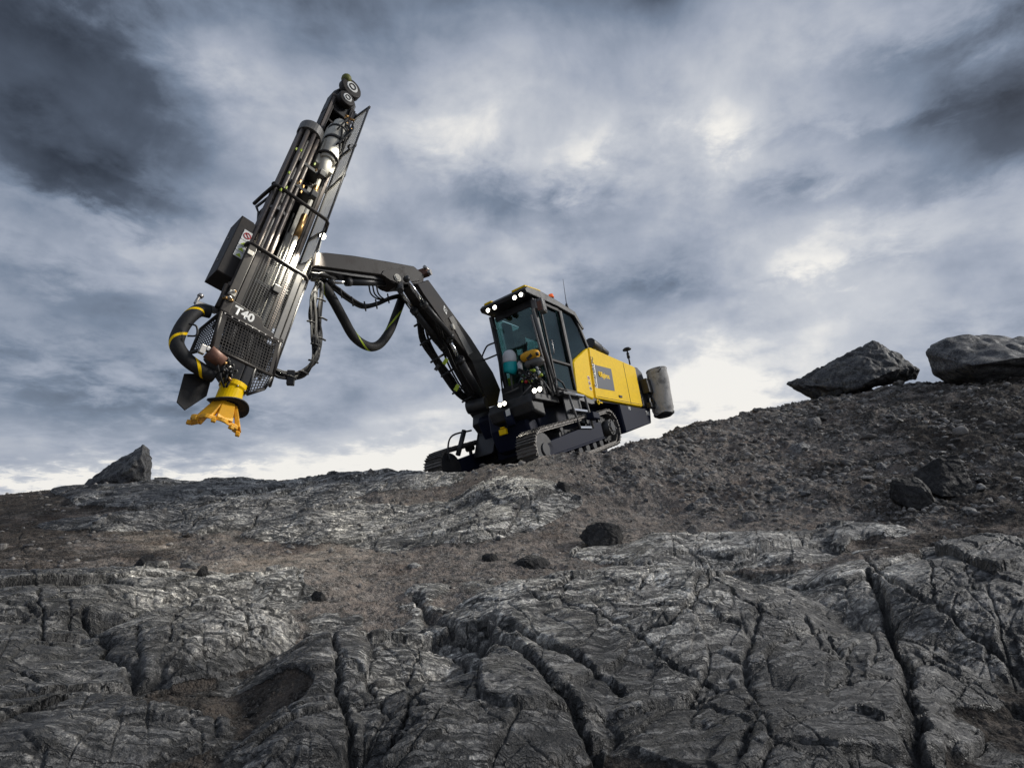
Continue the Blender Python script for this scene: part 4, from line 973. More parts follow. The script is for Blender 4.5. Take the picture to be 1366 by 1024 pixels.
# lower guard: two posts, wire panel, lettered sill
m = fm(); m.ab((-.03, -.43, .05), (.02, -.32, 1.17)); m.ab((-.05, -.31, .05), (.0, -.22, 1.15)); lg = m.build('guard_post', MT['grey'], rig, .008)
for z in (1.0, .30): m = fm(); m.ab((.02, -.42, z), (.035, -.34, z + .07)); m.build('hinge', MT['dust'], lg, .005)
m = fm(); m.ab((-.03, .28, .05), (.02, .36, 1.17)); m.ab((-.05, .38, .05), (.0, .44, 1.14)); m.ab((-.06, .36, .05), (-.03, .38, 1.1)); m.build('guard_post', MT['greyl'], rig, .008)
m = fm(); m.grid((0, -.22, .2), (0, .28, .05), (0, .28, 1.16), (0, -.22, 1.16), 13, 28, .0042); m.build('guard_mesh', MT['dark'], lg)
m = fm(); m.grid((-.5, .47, -.35), (-.05, .47, -.35), (-.05, .47, 1.15), (-.5, .47, 1.15), 11, 38, .0042); m.tube([(-.5, .47, -.35), (-.5, .47, 1.15)], .012, 6); m.tube([(-.05, .47, -.35), (-.05, .47, 1.15)], .012, 6); m.build('guard_mesh', MT['greyl'], lg)
m = fm(); m.prism([(-.42, .035), (-.42, .27), (-.30, .25), (.06, .23), (.12, .13), (.42, .09), (.42, .035)], 0, -.02, .012); sill = m.build('sill_plate', MT['grey'], rig, .004)
text('model_name', 'T40', FF, (.018, -.285, .095), .165, (0, 1, 0), (0, 0, 1), MT['label'], sill, .006)
# cage round the suction head
FT = [(0, -.40, .03), (0, .40, .03), (0, .45, -.46), (0, -.34, -.47)]
m = fm(); 
for a, b in zip(FT, FT[1:] + FT[:1]): m.tube([a, b], .024, 6)
m.ab((.0, -.40, .0), (.016, .40, .055)); m.loft([(.0, -.40, .03), (.015, -.40, .03), (.015, -.35, -.45), (.0, -.35, -.45)], [(.0, -.33, .03), (.015, -.33, .03), (.015, -.27, -.47), (.0, -.27, -.47)])
m.loft([(.0, .40, .03), (.015, .40, .03), (.015, .45, -.46), (.0, .45, -.46)], [(.0, .34, .03), (.015, .34, .03), (.015, .39, -.46), (.0, .39, -.46)])
SD = [(0, -.40, .03), (-.46, -.44, -.06), (-.30, -.46, -.50), (0, -.34, -.47)]
SR = [(0, .40, .03), (-.40, .58, .02), (-.40, .60, -.40), (0, .45, -.46)]
for Q_ in (SD, SR):
    for a, b in zip(Q_, Q_[1:] + Q_[:1]): m.tube([a, b], .022, 6)
cage = m.build('suction_cage', MT['grey'], rig)
m = fm(); m.grid(FT[0], FT[1], FT[2], FT[3], 22, 12, .0065); m.build('cage_mesh', MT['grey'], cage)
m = fm(); m.grid(SD[0], SD[1], SD[2], SD[3], 10, 11, .0065); m.build('cage_mesh', MT['grey'], cage)
m = fm(); m.grid(SR[0], SR[1], SR[2], SR[3], 10, 11, .0065); m.build('cage_mesh', MT['grey'], cage)
for k in range(9): m = fm(); y = -.36 + k * .09; m.cyl((.014, y, .028), (.024, y, .028), .010, n=6); m.build('cage_bolt', MT['steel'], cage)
# inside of the cage
m = fm(); m.cyl((-.22, .0, -.45), (-.22, .0, .0), .22, .20, 24); m.ab((-.4, .1, -.4), (-.1, .38, .0)); m.cyl((-.1, -.18, -.3), (-.1, -.18, .0), .08); m.build('suction_head', MT['dark'], rig, .01)
# lower hood of the cage
m = fm(); m.loft([(.01, -.30, -.46), (.01, .10, -.47), (-.40, .10, -.47), (-.40, -.30, -.46)], [(-.05, -.02, -.68), (-.05, .12, -.80), (-.35, .12, -.80), (-.35, -.02, -.70)])
m.loft([(.01, .10, -.47), (.01, .22, -.47), (-.40, .22, -.47), (-.40, .10, -.47)], [(-.05, .12, -.80), (-.05, .25, -.82), (-.35, .25, -.82), (-.35, .12, -.80)]); m.build('lower_hood', MT['dark'], rig, .02)
m = fm(); E_ = [(.0, .22, -.47), (.0, .45, -.47), (-.03, .42, -.66), (-.05, .25, -.82)]; m.grid(*E_, 6, 7, .008)
for a, b in zip(E_, E_[1:] + E_[:1]): m.tube([a, b], .02, 6)
m.build('lower_screen', MT['dark'], cage)
m = fm(); c = F_(280, 470, .02); m.tube([c + (0, -.02, .0), c + (0, .18, -.05)], [.09, .08], 18); m.build('suction_flange', MT['brown'], rig)
c = F_(270, 466, .05); m = fm(); m.box(c, (.05, .07, .12)); m.box(c + (0, .05, .03), (.06, .05, .06)); m.build('latch_block', MT['steel'], rig, .01)
for k in range(12):
    c = F_(292 + rr.random() * 18, 474 + rr.random() * 28, .0); m = fm(); m.tube([c, c + (.06, rr.uniform(-.06, .06), rr.uniform(-.1, 0)), c + (0, rr.uniform(-.04, .08), -.16)], .014, 6, spline=4); m.build('head_hose', MT['rubber'], rig)
for k in range(7):
    c = F_(292 + rr.random() * 20, 482 + rr.random() * 26, .06); m = fm(); m.cyl(c, c + (.02, rr.uniform(-.04, .04), -.03), .016, n=8); m.build('hose_fitting', MT[rr.choice(['steel', 'brass', 'dark'])], rig)
# yellow drill guide, rubber skirt and claw
gx, gy = -.15, .10
m = fm(); m.tube([(gx, gy, -.72), (gx, gy, -.78), (gx, gy, -.80), (gx, gy, -.98)], [.165, .165, .145, .145], 28, smooth=False); dg = m.build('drill_guide', MT['yellow'], rig, .006)
for k in range(8):
    a = math.pi * k / 4; m = fm(); m.cyl((gx + .155 * math.cos(a), gy + .155 * math.sin(a), -.785), (gx + .155 * math.cos(a), gy + .155 * math.sin(a), -.80), .012, n=6); m.build('guide_bolt', MT['steel'], dg)
def skirt():
    m = fm(); n = 40; vs = []; fs = []
    for i, (r, z) in enumerate(((.10, -.985), (.24, -1.0), (.245, -1.02), (.10, -1.015))):
        for j in range(n):
            a = 2 * math.pi * j / n; w = .035 * math.sin(2 * a + .6) * (r / .24); rr_ = r * (1 + .10 * math.cos(a - 1.2)); vs.append((gx + rr_ * math.cos(a), gy + rr_ * math.sin(a), z + w))
    for i in range(3):
        for j in range(n): k = (j + 1) % n; fs.append((i * n + j, i * n + k, (i + 1) * n + k, (i + 1) * n + j))
    m.add(vs, fs, True); return m.build('rubber_skirt', MT['rubber'], rig)
skirt()
m = fm(); m.ring((gx, gy, -1.03), 2, .115, .02, 24, 8); m.build('guide_bush', MT['yellow2'], dg)
def claw():
    m = fm(); n = 30; a0, a1 = -2.35, 1.35
    vs = []; fs = []
    for i in range(n + 1):
        a = a0 + (a1 - a0) * i / n; e = .02 * math.sin(i * 1.1)
        for r, z in ((.19, -1.26), (.27 + e, -1.29), (.27 + e, -1.34), (.19, -1.31)): vs.append((gx + r * math.cos(a), gy - .03 + r * math.sin(a), z))
    for i in range(n):
        for q in range(4): k = (q + 1) % 4; fs.append((i * 4 + q, i * 4 + k, i * 4 + 4 + k, i * 4 + 4 + q))
    fs += [(0, 1, 2, 3), (n * 4, n * 4 + 3, n * 4 + 2, n * 4 + 1)]; m.add(vs, fs)
    for a in (-2.1, -1.0, -.1, 1.05):
        u = np.array([math.cos(a), math.sin(a), 0]); v = np.array([-math.sin(a), math.cos(a), 0]); c = np.array([gx, gy, 0])
        A = [c + u * .09 + v * .07 + (0, 0, -1.02), c + u * .09 - v * .07 + (0, 0, -1.02), c + u * .14 - v * .07 + (0, 0, -1.02), c + u * .14 + v * .07 + (0, 0, -1.02)]
        Bb = [c + u * .20 + v * .09 + (0, 0, -1.29), c + u * .20 - v * .09 + (0, 0, -1.29), c + u * .26 - v * .09 + (0, 0, -1.29), c + u * .26 + v * .09 + (0, 0, -1.29)]
        m.loft(A, Bb)
    for a in (-1.9, -1.2, -.4, .4, 1.1): m.box((gx + .27 * math.cos(a), gy - .03 + .27 * math.sin(a), -1.35), (.05, .05, .05), rz=a)
    return m.build('ground_claw', MT['yellow2'], rig, .008)
claw()
# rubber flap and suction hose with yellow spiral
m = fm(); f0 = [F_(246, 498, -.25), F_(236, 536, -.25), F_(247, 547, -.25), F_(276, 528, -.25), F_(284, 498, -.25)]; m.loft([tuple(q) for q in f0], [tuple(q + (-.02, 0, 0)) for q in f0]); m.build('rubber_flap', MT['rubber'], rig, .004)
def spiral(pts, r, turns, ph=0, name='suction_hose', fr=None, par=None, wd=.12):
    mb_ = MB(fr); mb_.tube(pts, r, 18, spline=8); 
    hose = mb_.build(name, MT['rubber'], par or rig)
    # marking band: follow the hose centre line
    P_ = [np.array(p, float) for p in pts]; Pp = [2 * P_[0] - P_[1]] + P_ + [2 * P_[-1] - P_[-2]]; cl = []
    for i in range(len(P_) - 1):
        a, b, c, d = Pp[i:i + 4]
        for k in range(24):
            t = k / 24; cl.append(.5 * ((2 * b) + (c - a) * t + (2 * a - 5 * b + 4 * c - d) * t * t + (3 * b - a - 3 * c + d) * t ** 3))
    cl = [fr.W(p) for p in cl]; up = np.array([0.3, 0.2, 1.]); vs = []; fs = []; n = len(cl)
    for i in range(n):
        d = unit(cl[min(i + 1, n - 1)] - cl[max(i - 1, 0)]); up = unit(up - d * (up @ d)); sd = np.cross(d, up)
        for w in (-wd, 0, wd):
            a = 2 * math.pi * turns * i / n + ph + w * 2; vs.append(cl[i] + (up * math.cos(a) + sd * math.sin(a)) * (r * 1.025 if w == 0 else r * 1.015))
    for i in range(n - 1): fs += [(i * 3, i * 3 + 1, i * 3 + 4, i * 3 + 3), (i * 3 + 1, i * 3 + 2, i * 3 + 5, i * 3 + 4)]
    mm = MB(None); mm.add(vs, fs, True); mm.build('hose_stripe', MT['lime'] if name != 'suction_hose' else MT['yellow'], hose)
    return hose
spiral([F_(280, 416, -.2), F_(266, 414, -.2), F_(252, 424, -.15), F_(240, 442, -.15), F_(236, 460, -.12), F_(250, 480, -.1), F_(272, 495, -.1), F_(286, 502, -.1)], .082, 3.4, 1.0, fr=FF, wd=.16)
m = fm(); m.tube([F_(252, 432, .0), F_(262, 435, .05), F_(262, 447, .05), F_(250, 448, .0)], .012, 6, spline=4); m.build('hose_strap', MT['rubber'], rig)
a = F_(260, 405, -.2); b = F_(290, 414, -.2); m = fm(); m.loft([a + (.03, 0, .04), a + (-.03, 0, .04), a + (-.03, 0, -.05), a + (.03, 0, -.05)], [b + (.03, 0, .03), b + (-.03, 0, .03), b + (-.03, 0, -.05), b + (.03, 0, -.05)]); m.cyl(a + (0, 0, .0), F_(267, 394, -.2), .02); m.cyl(F_(266, 396, -.2), F_(269, 393.5, -.2), .035); m.build('hose_clamp', MT['steel'], rig, .006)
for k in range(7):
    c = F_(296 + rr.random() * 18, 388 + rr.random() * 16, .02); m = fm(); m.cyl(c, c + (.04, rr.uniform(-.04, .04), rr.uniform(-.03, .03)), .018, n=8); m.build('hose_fitting', MT[rr.choice(['steel', 'brass', 'dark'])], rig)
m = fm(); m.tube([F_(303, 380, -.05), F_(297, 396, -.05), F_(290, 410, -.05)], .035, 8); m.build('guard_post', MT['grey'], rig)

# ------------------------------------------------------------------ boom
bodyup = _B[2]
base = BF.cam(P(654, 538, -1.72)); elbow = ray(560, 371) * 10.2; mount = ray(421, 353) * 8.55
def bfr(o, tgt):
    bx = unit(np.array(tgt) - o); ly = unit(np.cross(bx, bodyup)); ly = ly if ly[0] > 0 else -ly; bz = np.cross(bx, ly); bz = bz if bz[1] > 0 else -bz
    return Fr(o, bx, ly, bz), np.linalg.norm(np.array(tgt) - o)
L1, n1_ = bfr(base, elbow); L2, n2_ = bfr(elbow, mount)
print('boom lengths', n1_, n2_)
def bpoly(fr, pts, y0): return [tuple(fr.pl(a, b, 1, y0)[[0, 2]]) for a, b in pts]
# lower boom: box section, telescope sleeve, pivot foot
hw = .15
hw = .20; s = bpoly(L1, [(571.5, 373), (600, 412), (628, 450), (658, 497), (668, 520), (664, 540), (652, 542), (643, 515), (630, 482), (620, 468), (603, 447), (588, 424), (566, 393), (557, 378)], hw)
m = MB(L1); m.prism(s, 1, -hw, hw, .015); lb = m.build('lower_boom', MT['grey'], rig, .008)
s = bpoly(L1, [(598, 424), (603, 421), (630, 470), (624, 474)], hw + .004); m = MB(L1); m.prism(s, 1, hw + .002, hw + .02); m.build('boom_gusset', MT['greyl'], lb, .004)
c = L1.pl(594, 413.5, 1, hw + .004); m = MB(L1); m.box(c, (.13, .006, .13), ry=.1); e = m.build('maker_badge', MT['label'], lb); m = MB(L1); m.ring(c + (0, .004, 0), 1, .035, .008, 14, 4); m.build('badge_ring', MT['ink'], e)
c = L1.pl(602.5, 436.5, 1, hw); m = MB(L1); m.cyl(c + (0, -.02, 0), c + (0, .05, 0), .055, n=16); m.build('pivot_pin', MT['dust'], lb)
c = L1.pl(646, 538, 1, hw); m = MB(L1); m.cyl(c + (0, -.36, 0), c + (0, .04, 0), .13, n=20); m.build('boom_foot', MT['dark'], lb, .01)
hw = .15
# slewing bracket joining boom to chassis
fa = P(640, 545, -1.72); m = mb(); m.prism([(-.1, -.75), (-.1, .05), (.3, .25), (fa[0] + .0, .10), (fa[0] + .08, -.1), (fa[0] - .1, -.28), (.35, -.8)], 1, -1.95, -1.45, .04); m.build('slew_bracket', MT['dark'], rig, .02)
# upper boom
s = bpoly(L2, [(423, 336.5), (435, 336.5), (472, 340.5), (520, 348.5), (553, 355), (566, 366), (566, 377), (556, 379), (540, 379), (531, 380), (523, 377), (514, 370), (505, 366), (470, 361), (420, 354)], hw)
m = MB(L2); m.prism(s, 1, -hw - .02, hw, .02); ub = m.build('upper_boom', MT['grey'], rig, .008)
s = bpoly(L2, [(508, 366), (512, 361), (548, 356), (560, 366), (560, 375), (530, 378), (520, 374)], hw + .003); m = MB(L2); m.prism(s, 1, hw + .002, hw + .02); m.build('boom_gusset', MT['grey'], ub, .004)
s = bpoly(L2, [(420, 352), (470, 359), (508, 365), (516, 374), (505, 372.5), (470, 368), (418, 359)], hw - .06); m = MB(L2); m.prism(s, 1, -hw + .02, hw - .06); m.build('boom_underside', MT['dark'], ub, .004)
c = L2.pl(529, 371.5, 1, hw); m = MB(L2); m.cyl(c + (0, -.4, 0), c + (0, .05, 0), .05, n=18); m.tube([c + (0, .03, 0), c + (0, .035, 0)], .07, 18); m.build('pivot_pin', MT['dust'], ub)
m = MB(L1); c = L1.pl(563, 365, 1, .05); m.box(c, (.12, .25, .14), ry=.5); m.box(c + (-.05, .1, .05), (.16, .06, .06), ry=1); br_ = m.build('elbow_bracket', MT['brown'], rig, .01); m = MB(L1); m.cyl(c + (0, .14, -.06), c + (0, .19, -.06), .05); m.cyl(c + (.12, .1, 0), c + (-.05, .14, .05), .03); m.build('bracket_fitting', MT['steel'], br_)
def ram(a, b, c, rb, rr_, nm='hydraulic_cylinder', par=None):
    """barrel from b to c, chromed rod from a to b"""
    mm = MB(CAMF); A, B_, C_ = at(*a), at(*b), at(*c); mm = MB(None); mm.cyl(B_, C_, rb, n=16); d = unit(C_ - B_); mm.cyl(B_ - d * .02, B_ + d * .06, rb * 1.2, n=16); mm.cyl(C_ - d * .05, C_ + d * .05, rb * 1.12, n=16); o = mm.build(nm, MT['dark'], rig)
    mm = MB(None); mm.cyl(A, B_ + d * .05, rr_, n=14); mm.build('piston_rod', MT['chrome'], o); mm = MB(None); mm.ball(A, rr_ * 1.8, 12, 8); mm.build('rod_eye', MT['dark'], o)
def bd(fr, px, py, y): p = fr.cam(fr.pl(px, py, 1, y)); return (px, py, -p[2])
ram(bd(L2, 442, 376, 0), bd(L2, 463, 376, 0), bd(L2, 515, 377, 0), .058, .035)
ram(bd(L1, 542.5, 372, .22), bd(L1, 565, 405, .22), bd(L1, 601, 448, .22), .052, .032)
ram(bd(L1, 534, 386, -.1), bd(L1, 552, 414, -.1), bd(L1, 590, 463, -.1), .058, .034)
ram(bd(L1, 599.5, 454, .14), bd(L1, 613, 479, .14), bd(L1, 644, 534, .14), .075, .035)
m = MB(None); 
for y in (-.1, .1): m.cyl(at(*bd(L2, 534, 378, y)), at(*bd(L1, 534, 388, y)), .05)
m.build('link_arm', MT['dark'], ub)
# mast cradle between boom and feed
m = fm(); m.ab((-.95, -.10, .75), (-.68, .42, 1.75)); m.prism([(-1.0, .95), (-1.0, 1.5), (-.8, 1.8), (-.66, 1.9), (-.66, .6), (-.8, .75)], 1, .34, .50, .02); crd = m.build('mast_cradle', MT['grey'], rig, .015)
mc = FF.B @ (mount - FF.o); me_ = FF.B @ (ray(436, 352) * 8.75 - FF.o)
m = fm(); m.cyl((-.8, .2, 1.3), tuple(me_), .15, .13, 18); m.ab((-.85, .40, .80), (-.70, .62, 1.02)); m.build('mount_knuckle', MT['dark'], crd, .01)
c = F_(419, 373, -.62); m = fm(); m.cyl(c + (0, -.05, 0), c + (0.08, .05, 0), .055, n=16); m.build('pivot_pin', MT['dust'], crd)
# hoses along and under the boom
def hz(name, pts, r, n=8, sp=6, mt='rubber', par=None): mm = MB(CAMF); mm.tube(pts, r, n, spline=sp); return mm.build(name, MT[mt], par or rig)
rg = random.Random(21)
for k in range(6):
    o = [(rg.uniform(-3, 3), rg.uniform(-2, 2), rg.uniform(-.1, .1)) for _ in range(9)]
    pts = [(424, 378, 8.5), (417 + k * .5, 395, 8.3), (414 + k, 425, 8.15), (418 + k, 455, 8.0), (419, 478, 7.85), (405, 498, 7.8), (388, 505, 7.7), (374, 502, 7.65), (362, 496, 7.6)]
    hz('hydraulic_hose', [(p[0] + q[0], p[1] + q[1], p[2] + q[2]) for p, q in zip(pts, o)], .020)
for k in range(4):
    o = [(rg.uniform(-2, 2), rg.uniform(-2, 2), rg.uniform(-.1, .1)) for _ in range(8)]
    pts = [(428, 376, 8.5), (428, 395, 8.4), (426, 420, 8.3), (427, 450, 8.2), (423, 477, 8.0), (405, 495, 7.85), (380, 499, 7.7), (364, 492, 7.6)]
    hz('hydraulic_hose', [(p[0] + q[0], p[1] + q[1], p[2] + q[2]) for p, q in zip(pts, o)], .030 if k < 2 else .02)
for (px, py, d_) in ((415, 430, 8.1), (420, 460, 8.0), (427, 400, 8.35), (429, 425, 8.28), (427, 452, 8.15), (417, 482, 7.9), (404, 497, 7.75), (388, 503, 7.6)):
    m = MB(CAMF); m.tube([(px - 5, py - 2, d_ - .05), (px + 1, py - 1, d_ - .12), (px + 7, py + 2, d_ - .02)], .014, 6, spline=3); m.build('hose_tie', MT['rubber'], rig)
m = MB(None); c = at(388, 504, 7.68); m.box(c, (.10, .12, .20), rz=.3); m.build('hose_clamp_block', MT['dark'], rig, .01)
spiral([(430, 379, 8.6), (442, 396, 8.7), (458, 425, 8.9), (472, 449, 9.1), (490, 461.5, 9.3), (505, 460, 9.5), (519, 443, 9.7), (529, 418, 9.9), (537, 396, 10.1)], .075, 2.2, 2.0, 'dust_hose', CAMF, wd=.10)
for k in range(5):
    dx, dy = rg.uniform(-3, 3), rg.uniform(-2.5, 2.5)
    hz('hydraulic_hose', [(428 + dx, 372 + dy, 8.6), (447 + dx, 384 + dy, 8.8), (464 + dx, 397 + dy, 9.0), (484 + dx, 408 + dy, 9.3), (503 + dx, 405 + dy, 9.5), (522 + dx, 397 + dy, 9.8), (545 + dx * .6, 392 + dy, 10.2)], .020 + .006 * (k % 2))
for (px, py, d_) in ((455, 391, 8.8), (470, 402, 9.0), (487, 408.5, 9.2), (502, 405.5, 9.4), (518, 398, 9.7)):
    m = MB(CAMF); m.tube([(px - 1, py - 6, d_ - .06), (px, py, d_ - .13), (px + 1, py + 6, d_ - .06)], .013, 6, spline=3); m.build('hose_tie', MT['rubber'], rig)
for k in range(3): hz('hydraulic_hose', [(492 + 5 * k, 380, 9.3), (495 + 5 * k, 392, 9.35), (505 + 4 * k, 399, 9.5), (520, 400 - k, 9.8)], .013)
for k in range(3): hz('hydraulic_hose', [(415, 372 - 4 * k, 8.3), (430, 364 + k, 8.4), (445, 372 - k, 8.7), (452, 372, 8.9)], .014)
for k in range(8):
    dx, dy = rg.uniform(-5, 5), rg.uniform(-4, 4)
    hz('hydraulic_hose', [(548 + dx, 395 + dy, 10.3), (560 + dx * .7, 418 + dy, 10.4), (567 + dx, 452 + dy, 10.6), (582 + dx * .6, 478 + dy, 10.8), (597 + dx, 500 + dy, 11), (614 + dx * .7, 524 + dy, 11.3), (638 + dx * .4, 542 + dy * .5, 11.6)], .024 + .012 * (k % 2))
for k in range(4):
    dx = rg.uniform(-4, 4)
    hz('hydraulic_hose', [(562 + dx, 410, 10.2), (578 + dx, 440, 10.4), (592 + dx, 462, 10.6), (604 + dx, 490, 10.8), (622 + dx, 520, 11.1), (640, 540, 11.4)], .02)
for (px, py, d_) in ((561, 430, 10.3), (569, 455, 10.5), (583, 478, 10.7), (597, 497, 10.85), (612, 520, 11.1), (625, 531, 11.3)):
    m = MB(CAMF); m.tube([(px - 8, py + 5, d_), (px, py, d_ - .2), (px + 8, py - 5, d_)], .022, 6, spline=3); m.build('hose_tie', MT['rubber'], rig)
for (px, py) in ((594, 482), (609, 517), (560, 411), (583, 490)): m = MB(None); c = at(px, py, 10.5); m.box(c, (.06, .05, .12), ry=.5); m.build('hose_marking', MT['lime' if px != 583 else 'dark'], rig)
for k in range(3): hz('hydraulic_hose', [(570 + 3 * k, 430, 10.2), (579 + 3 * k, 427, 10.1), (583 + 3 * k, 440, 10.2), (588 + 2 * k, 452, 10.4)], .012)
for c_ in [o for o in bpy.data.objects if '_o' in o]: del c_['_o']
# light from the lit lamps of the rig
def spot(p, tgt, e, ang=60, size=.05):
    L = bpy.data.lights.new('work_light', 'SPOT'); L.energy = e; L.spot_size = math.radians(ang); L.spot_blend = .6; L.shadow_soft_size = size; L.color = (1, .95, .82)
    o = bpy.data.objects.new('work_light', L); COL.objects.link(o); o.location = p; o.rotation_euler = (Vector(p) - Vector(tgt)).to_track_quat('Z', 'Y').to_euler()
spot(FF.W(F_(430, 317, .15)), FF.W((-.3, .05, .5)), 400, 100)
spot(FF.W(F_(466, 200, .15)), FF.W((-.3, .1, 3.3)), 40, 90)
for q, x in (((716, 521), .98), ((670, 540), .93)):
    c = BF.pl(*q, 0, x); spot(BF.W(c), BF.W(c + np.array((3, .8, -.7))), 60, 120)

# ------------------------------------------------------------------ boulders and loose rocks
def rock_material(name, k=1.0, tint=(1, 1, 1)):
    m, t, b, o = newmat(name); pos = t.new('ShaderNodeNewGeometry').outputs['Position']
    mp = t.mapping(pos, rot=(.4, .3, .9), scale=(1, 2.6, 1.4))
    n = t.noise(mp, 3.2, 8, .7, .6); n2 = t.noise(pos, 38, 5, .7); n3 = t.noise(pos, 9, 6, .65)
    c = t.ramp(n, [(.3, (.035 * k, .036 * k, .040 * k)), (.48, (.10 * k, .10 * k, .105 * k)), (.62, (.20 * k, .198 * k, .19 * k)), (.74, (.34 * k, .335 * k, .32 * k))])
    c = t.mix(.85, c, t.ramp(n2, [(.33, (.35,) * 3), (.5, (1,) * 3), (.66, (1.7,) * 3)]), 'MULTIPLY')
    cr = t.m('ABSOLUTE', t.m('SUBTRACT', t.noise(mp, 2.0, 5, .6), .5)); c = t.mix(t.mapr(cr, .012, .0), c, (.015, .015, .015))
    v = t.m('ABSOLUTE', t.m('SUBTRACT', t.noise(t.mapping(pos, rot=(.2, .9, .1), scale=(1, 3, 1)), 3.4, 3, .5), .53)); c = t.mix(t.m('MULTIPLY', t.mapr(v, .012, .0), .5), c, (.42 * k, .41 * k, .38 * k))
    c = t.mix(1, c, tint, 'MULTIPLY')
    t.put(b.inputs['Base Color'], c); t.put(b.inputs['Roughness'], t.mapr(n3, .3, .7, .5, .85)); b.inputs['Specular IOR Level'].default_value = .35
    h = t.m('ADD', t.m('MULTIPLY', n, 1.3), t.m('ADD', t.m('MULTIPLY', n2, .35), t.m('MULTIPLY', n3, .8)))
    t.put(b.inputs['Normal'], t.bump(h, 1.0, .035)); return m
MR = rock_material('boulder_gneiss', .75); MRL = rock_material('boulder_light_gneiss', .95); MD = rock_material('wet_dark_rock', .2, (1.0, .95, .92)); MS = rock_material('scree_stone', 1.3, (1.05, 1.0, .95)); MP = rock_material('pale_stone', 1.7, (1.02, 1.0, .96))
from mathutils import noise as mno
def hull_rock(name, pts, mat, cuts, amp, seed, freq=1.0, facet=.5):
    """angular rock: hull of survey points, subdivided, with broken and pitted faces"""
    bm = bmesh.new()
    c = np.mean(pts, 0)
    for p in pts: bm.verts.new(Vector(np.array(p) - c))
    r = bmesh.ops.convex_hull(bm, input=bm.verts); bmesh.ops.delete(bm, geom=list({g for g in r['geom_interior'] + r['geom_unused'] if isinstance(g, bmesh.types.BMVert)}), context='VERTS')
    bmesh.ops.triangulate(bm, faces=bm.faces)
    size = max((v.co.length for v in bm.verts))
    tgt = size / cuts
    for it in range(8):
        long_ = [e for e in bm.edges if e.calc_length() > tgt]
        if not long_: break
        bmesh.ops.subdivide_edges(bm, edges=long_, cuts=1); bmesh.ops.triangulate(bm, faces=bm.faces)
    for it in range(1): bmesh.ops.smooth_vert(bm, verts=bm.verts, factor=.25, use_axis_x=True, use_axis_y=True, use_axis_z=True)
    bm.normal_update(); off = Vector((seed * 7.1, seed * 3.3, seed * 1.7)); dd = []
    for v in bm.verts:
        p = v.co * (freq / size) + off
        f = mno.fractal(p * 1.6, 1.0, 2.0, 6); d = mno.voronoi(p * 2.4)[0]; st = (d[1] - d[0])
        p2 = Vector((p.x * 2 + p.y * 5, p.y * 2 - p.x, p.z * 5)); la = abs(mno.noise(p2))
        dd.append(size * amp * (f * .42 - .5 * math.exp(-(st / .10) ** 2) * facet - .35 * la + .09 * mno.fractal(p * 9, .9, 2.0, 4)))
    for v, d in zip(bm.verts, dd): v.co += v.normal * d
    me = bpy.data.meshes.new(name); bm.to_mesh(me); bm.free(); me.materials.append(mat)
    for p in me.polygons: p.use_smooth = True
    o = bpy.data.objects.new(name, me); o.location = c; COL.objects.link(o); return o
def zone(pts, d, near, far, scale=.82):
    """outline at distance d, with a nearer shoulder list and a far side"""
    out = [at(x, y, d) for x, y in pts]
    c = np.mean(pts, 0)
    out += [at(x, y, d - q) for x, y, q in near]
    out += [at(c[0] + (x - c[0]) * scale, c[1] + (y - c[1]) * scale, d + far) for x, y in pts]
    return out
o = hull_rock('boulder', zone([(1047, 512), (1075, 500), (1131, 473.5), (1139, 465), (1164, 455), (1199, 471), (1226, 493), (1223, 507), (1186, 515), (1135, 527), (1087, 538)], 14.2,
    [(1142, 517, .75), (1168, 505, .85), (1200, 492, .6), (1090, 515, .35), (1160, 480, .45)], 1.3), MR, 44, .075, 3, 2.0)
label(o, 'wedge-shaped grey boulder with a pointed tip on the skyline, left of the big flat-topped one', 'boulder')
o = hull_rock('boulder', zone([(1236, 470), (1240, 461), (1262, 450.5), (1307, 446), (1366, 447), (1450, 452), (1480, 490), (1440, 520), (1366, 514), (1290, 518), (1262, 512), (1244, 498)], 12.2,
    [(1300, 487, 1.0), (1366, 476, 1.1), (1440, 480, 1.0), (1262, 480, .45), (1300, 515, .3), (1366, 512, .3)], 2.2), MRL, 48, .06, 9, 1.4)
label(o, 'big flat-topped grey boulder cut off by the right edge of the photo', 'boulder')
o = hull_rock('boulder', zone([(104, 652), (131, 629.5), (165, 608), (181, 600), (190.5, 592.5), (200, 603), (203, 622), (203, 650), (150, 656)], 12.3,
    [(189, 606, .35), (172, 627, .5), (146, 634, .4), (196, 648, .35), (160, 652, .5)], .9), MR, 40, .08, 17, 2.0)
label(o, 'pointed grey boulder standing alone on the left skyline below the mast', 'boulder')
o = hull_rock('rock_hump', zone([(203, 645), (206, 636.5), (222, 636), (243, 642), (243, 648)], 12.9, [(222, 643, .3)], 1.0), MRL, 14, .04, 23, 1.0)
label(o, 'low rounded grey hump of rock behind the right foot of the pointed boulder', 'rock')
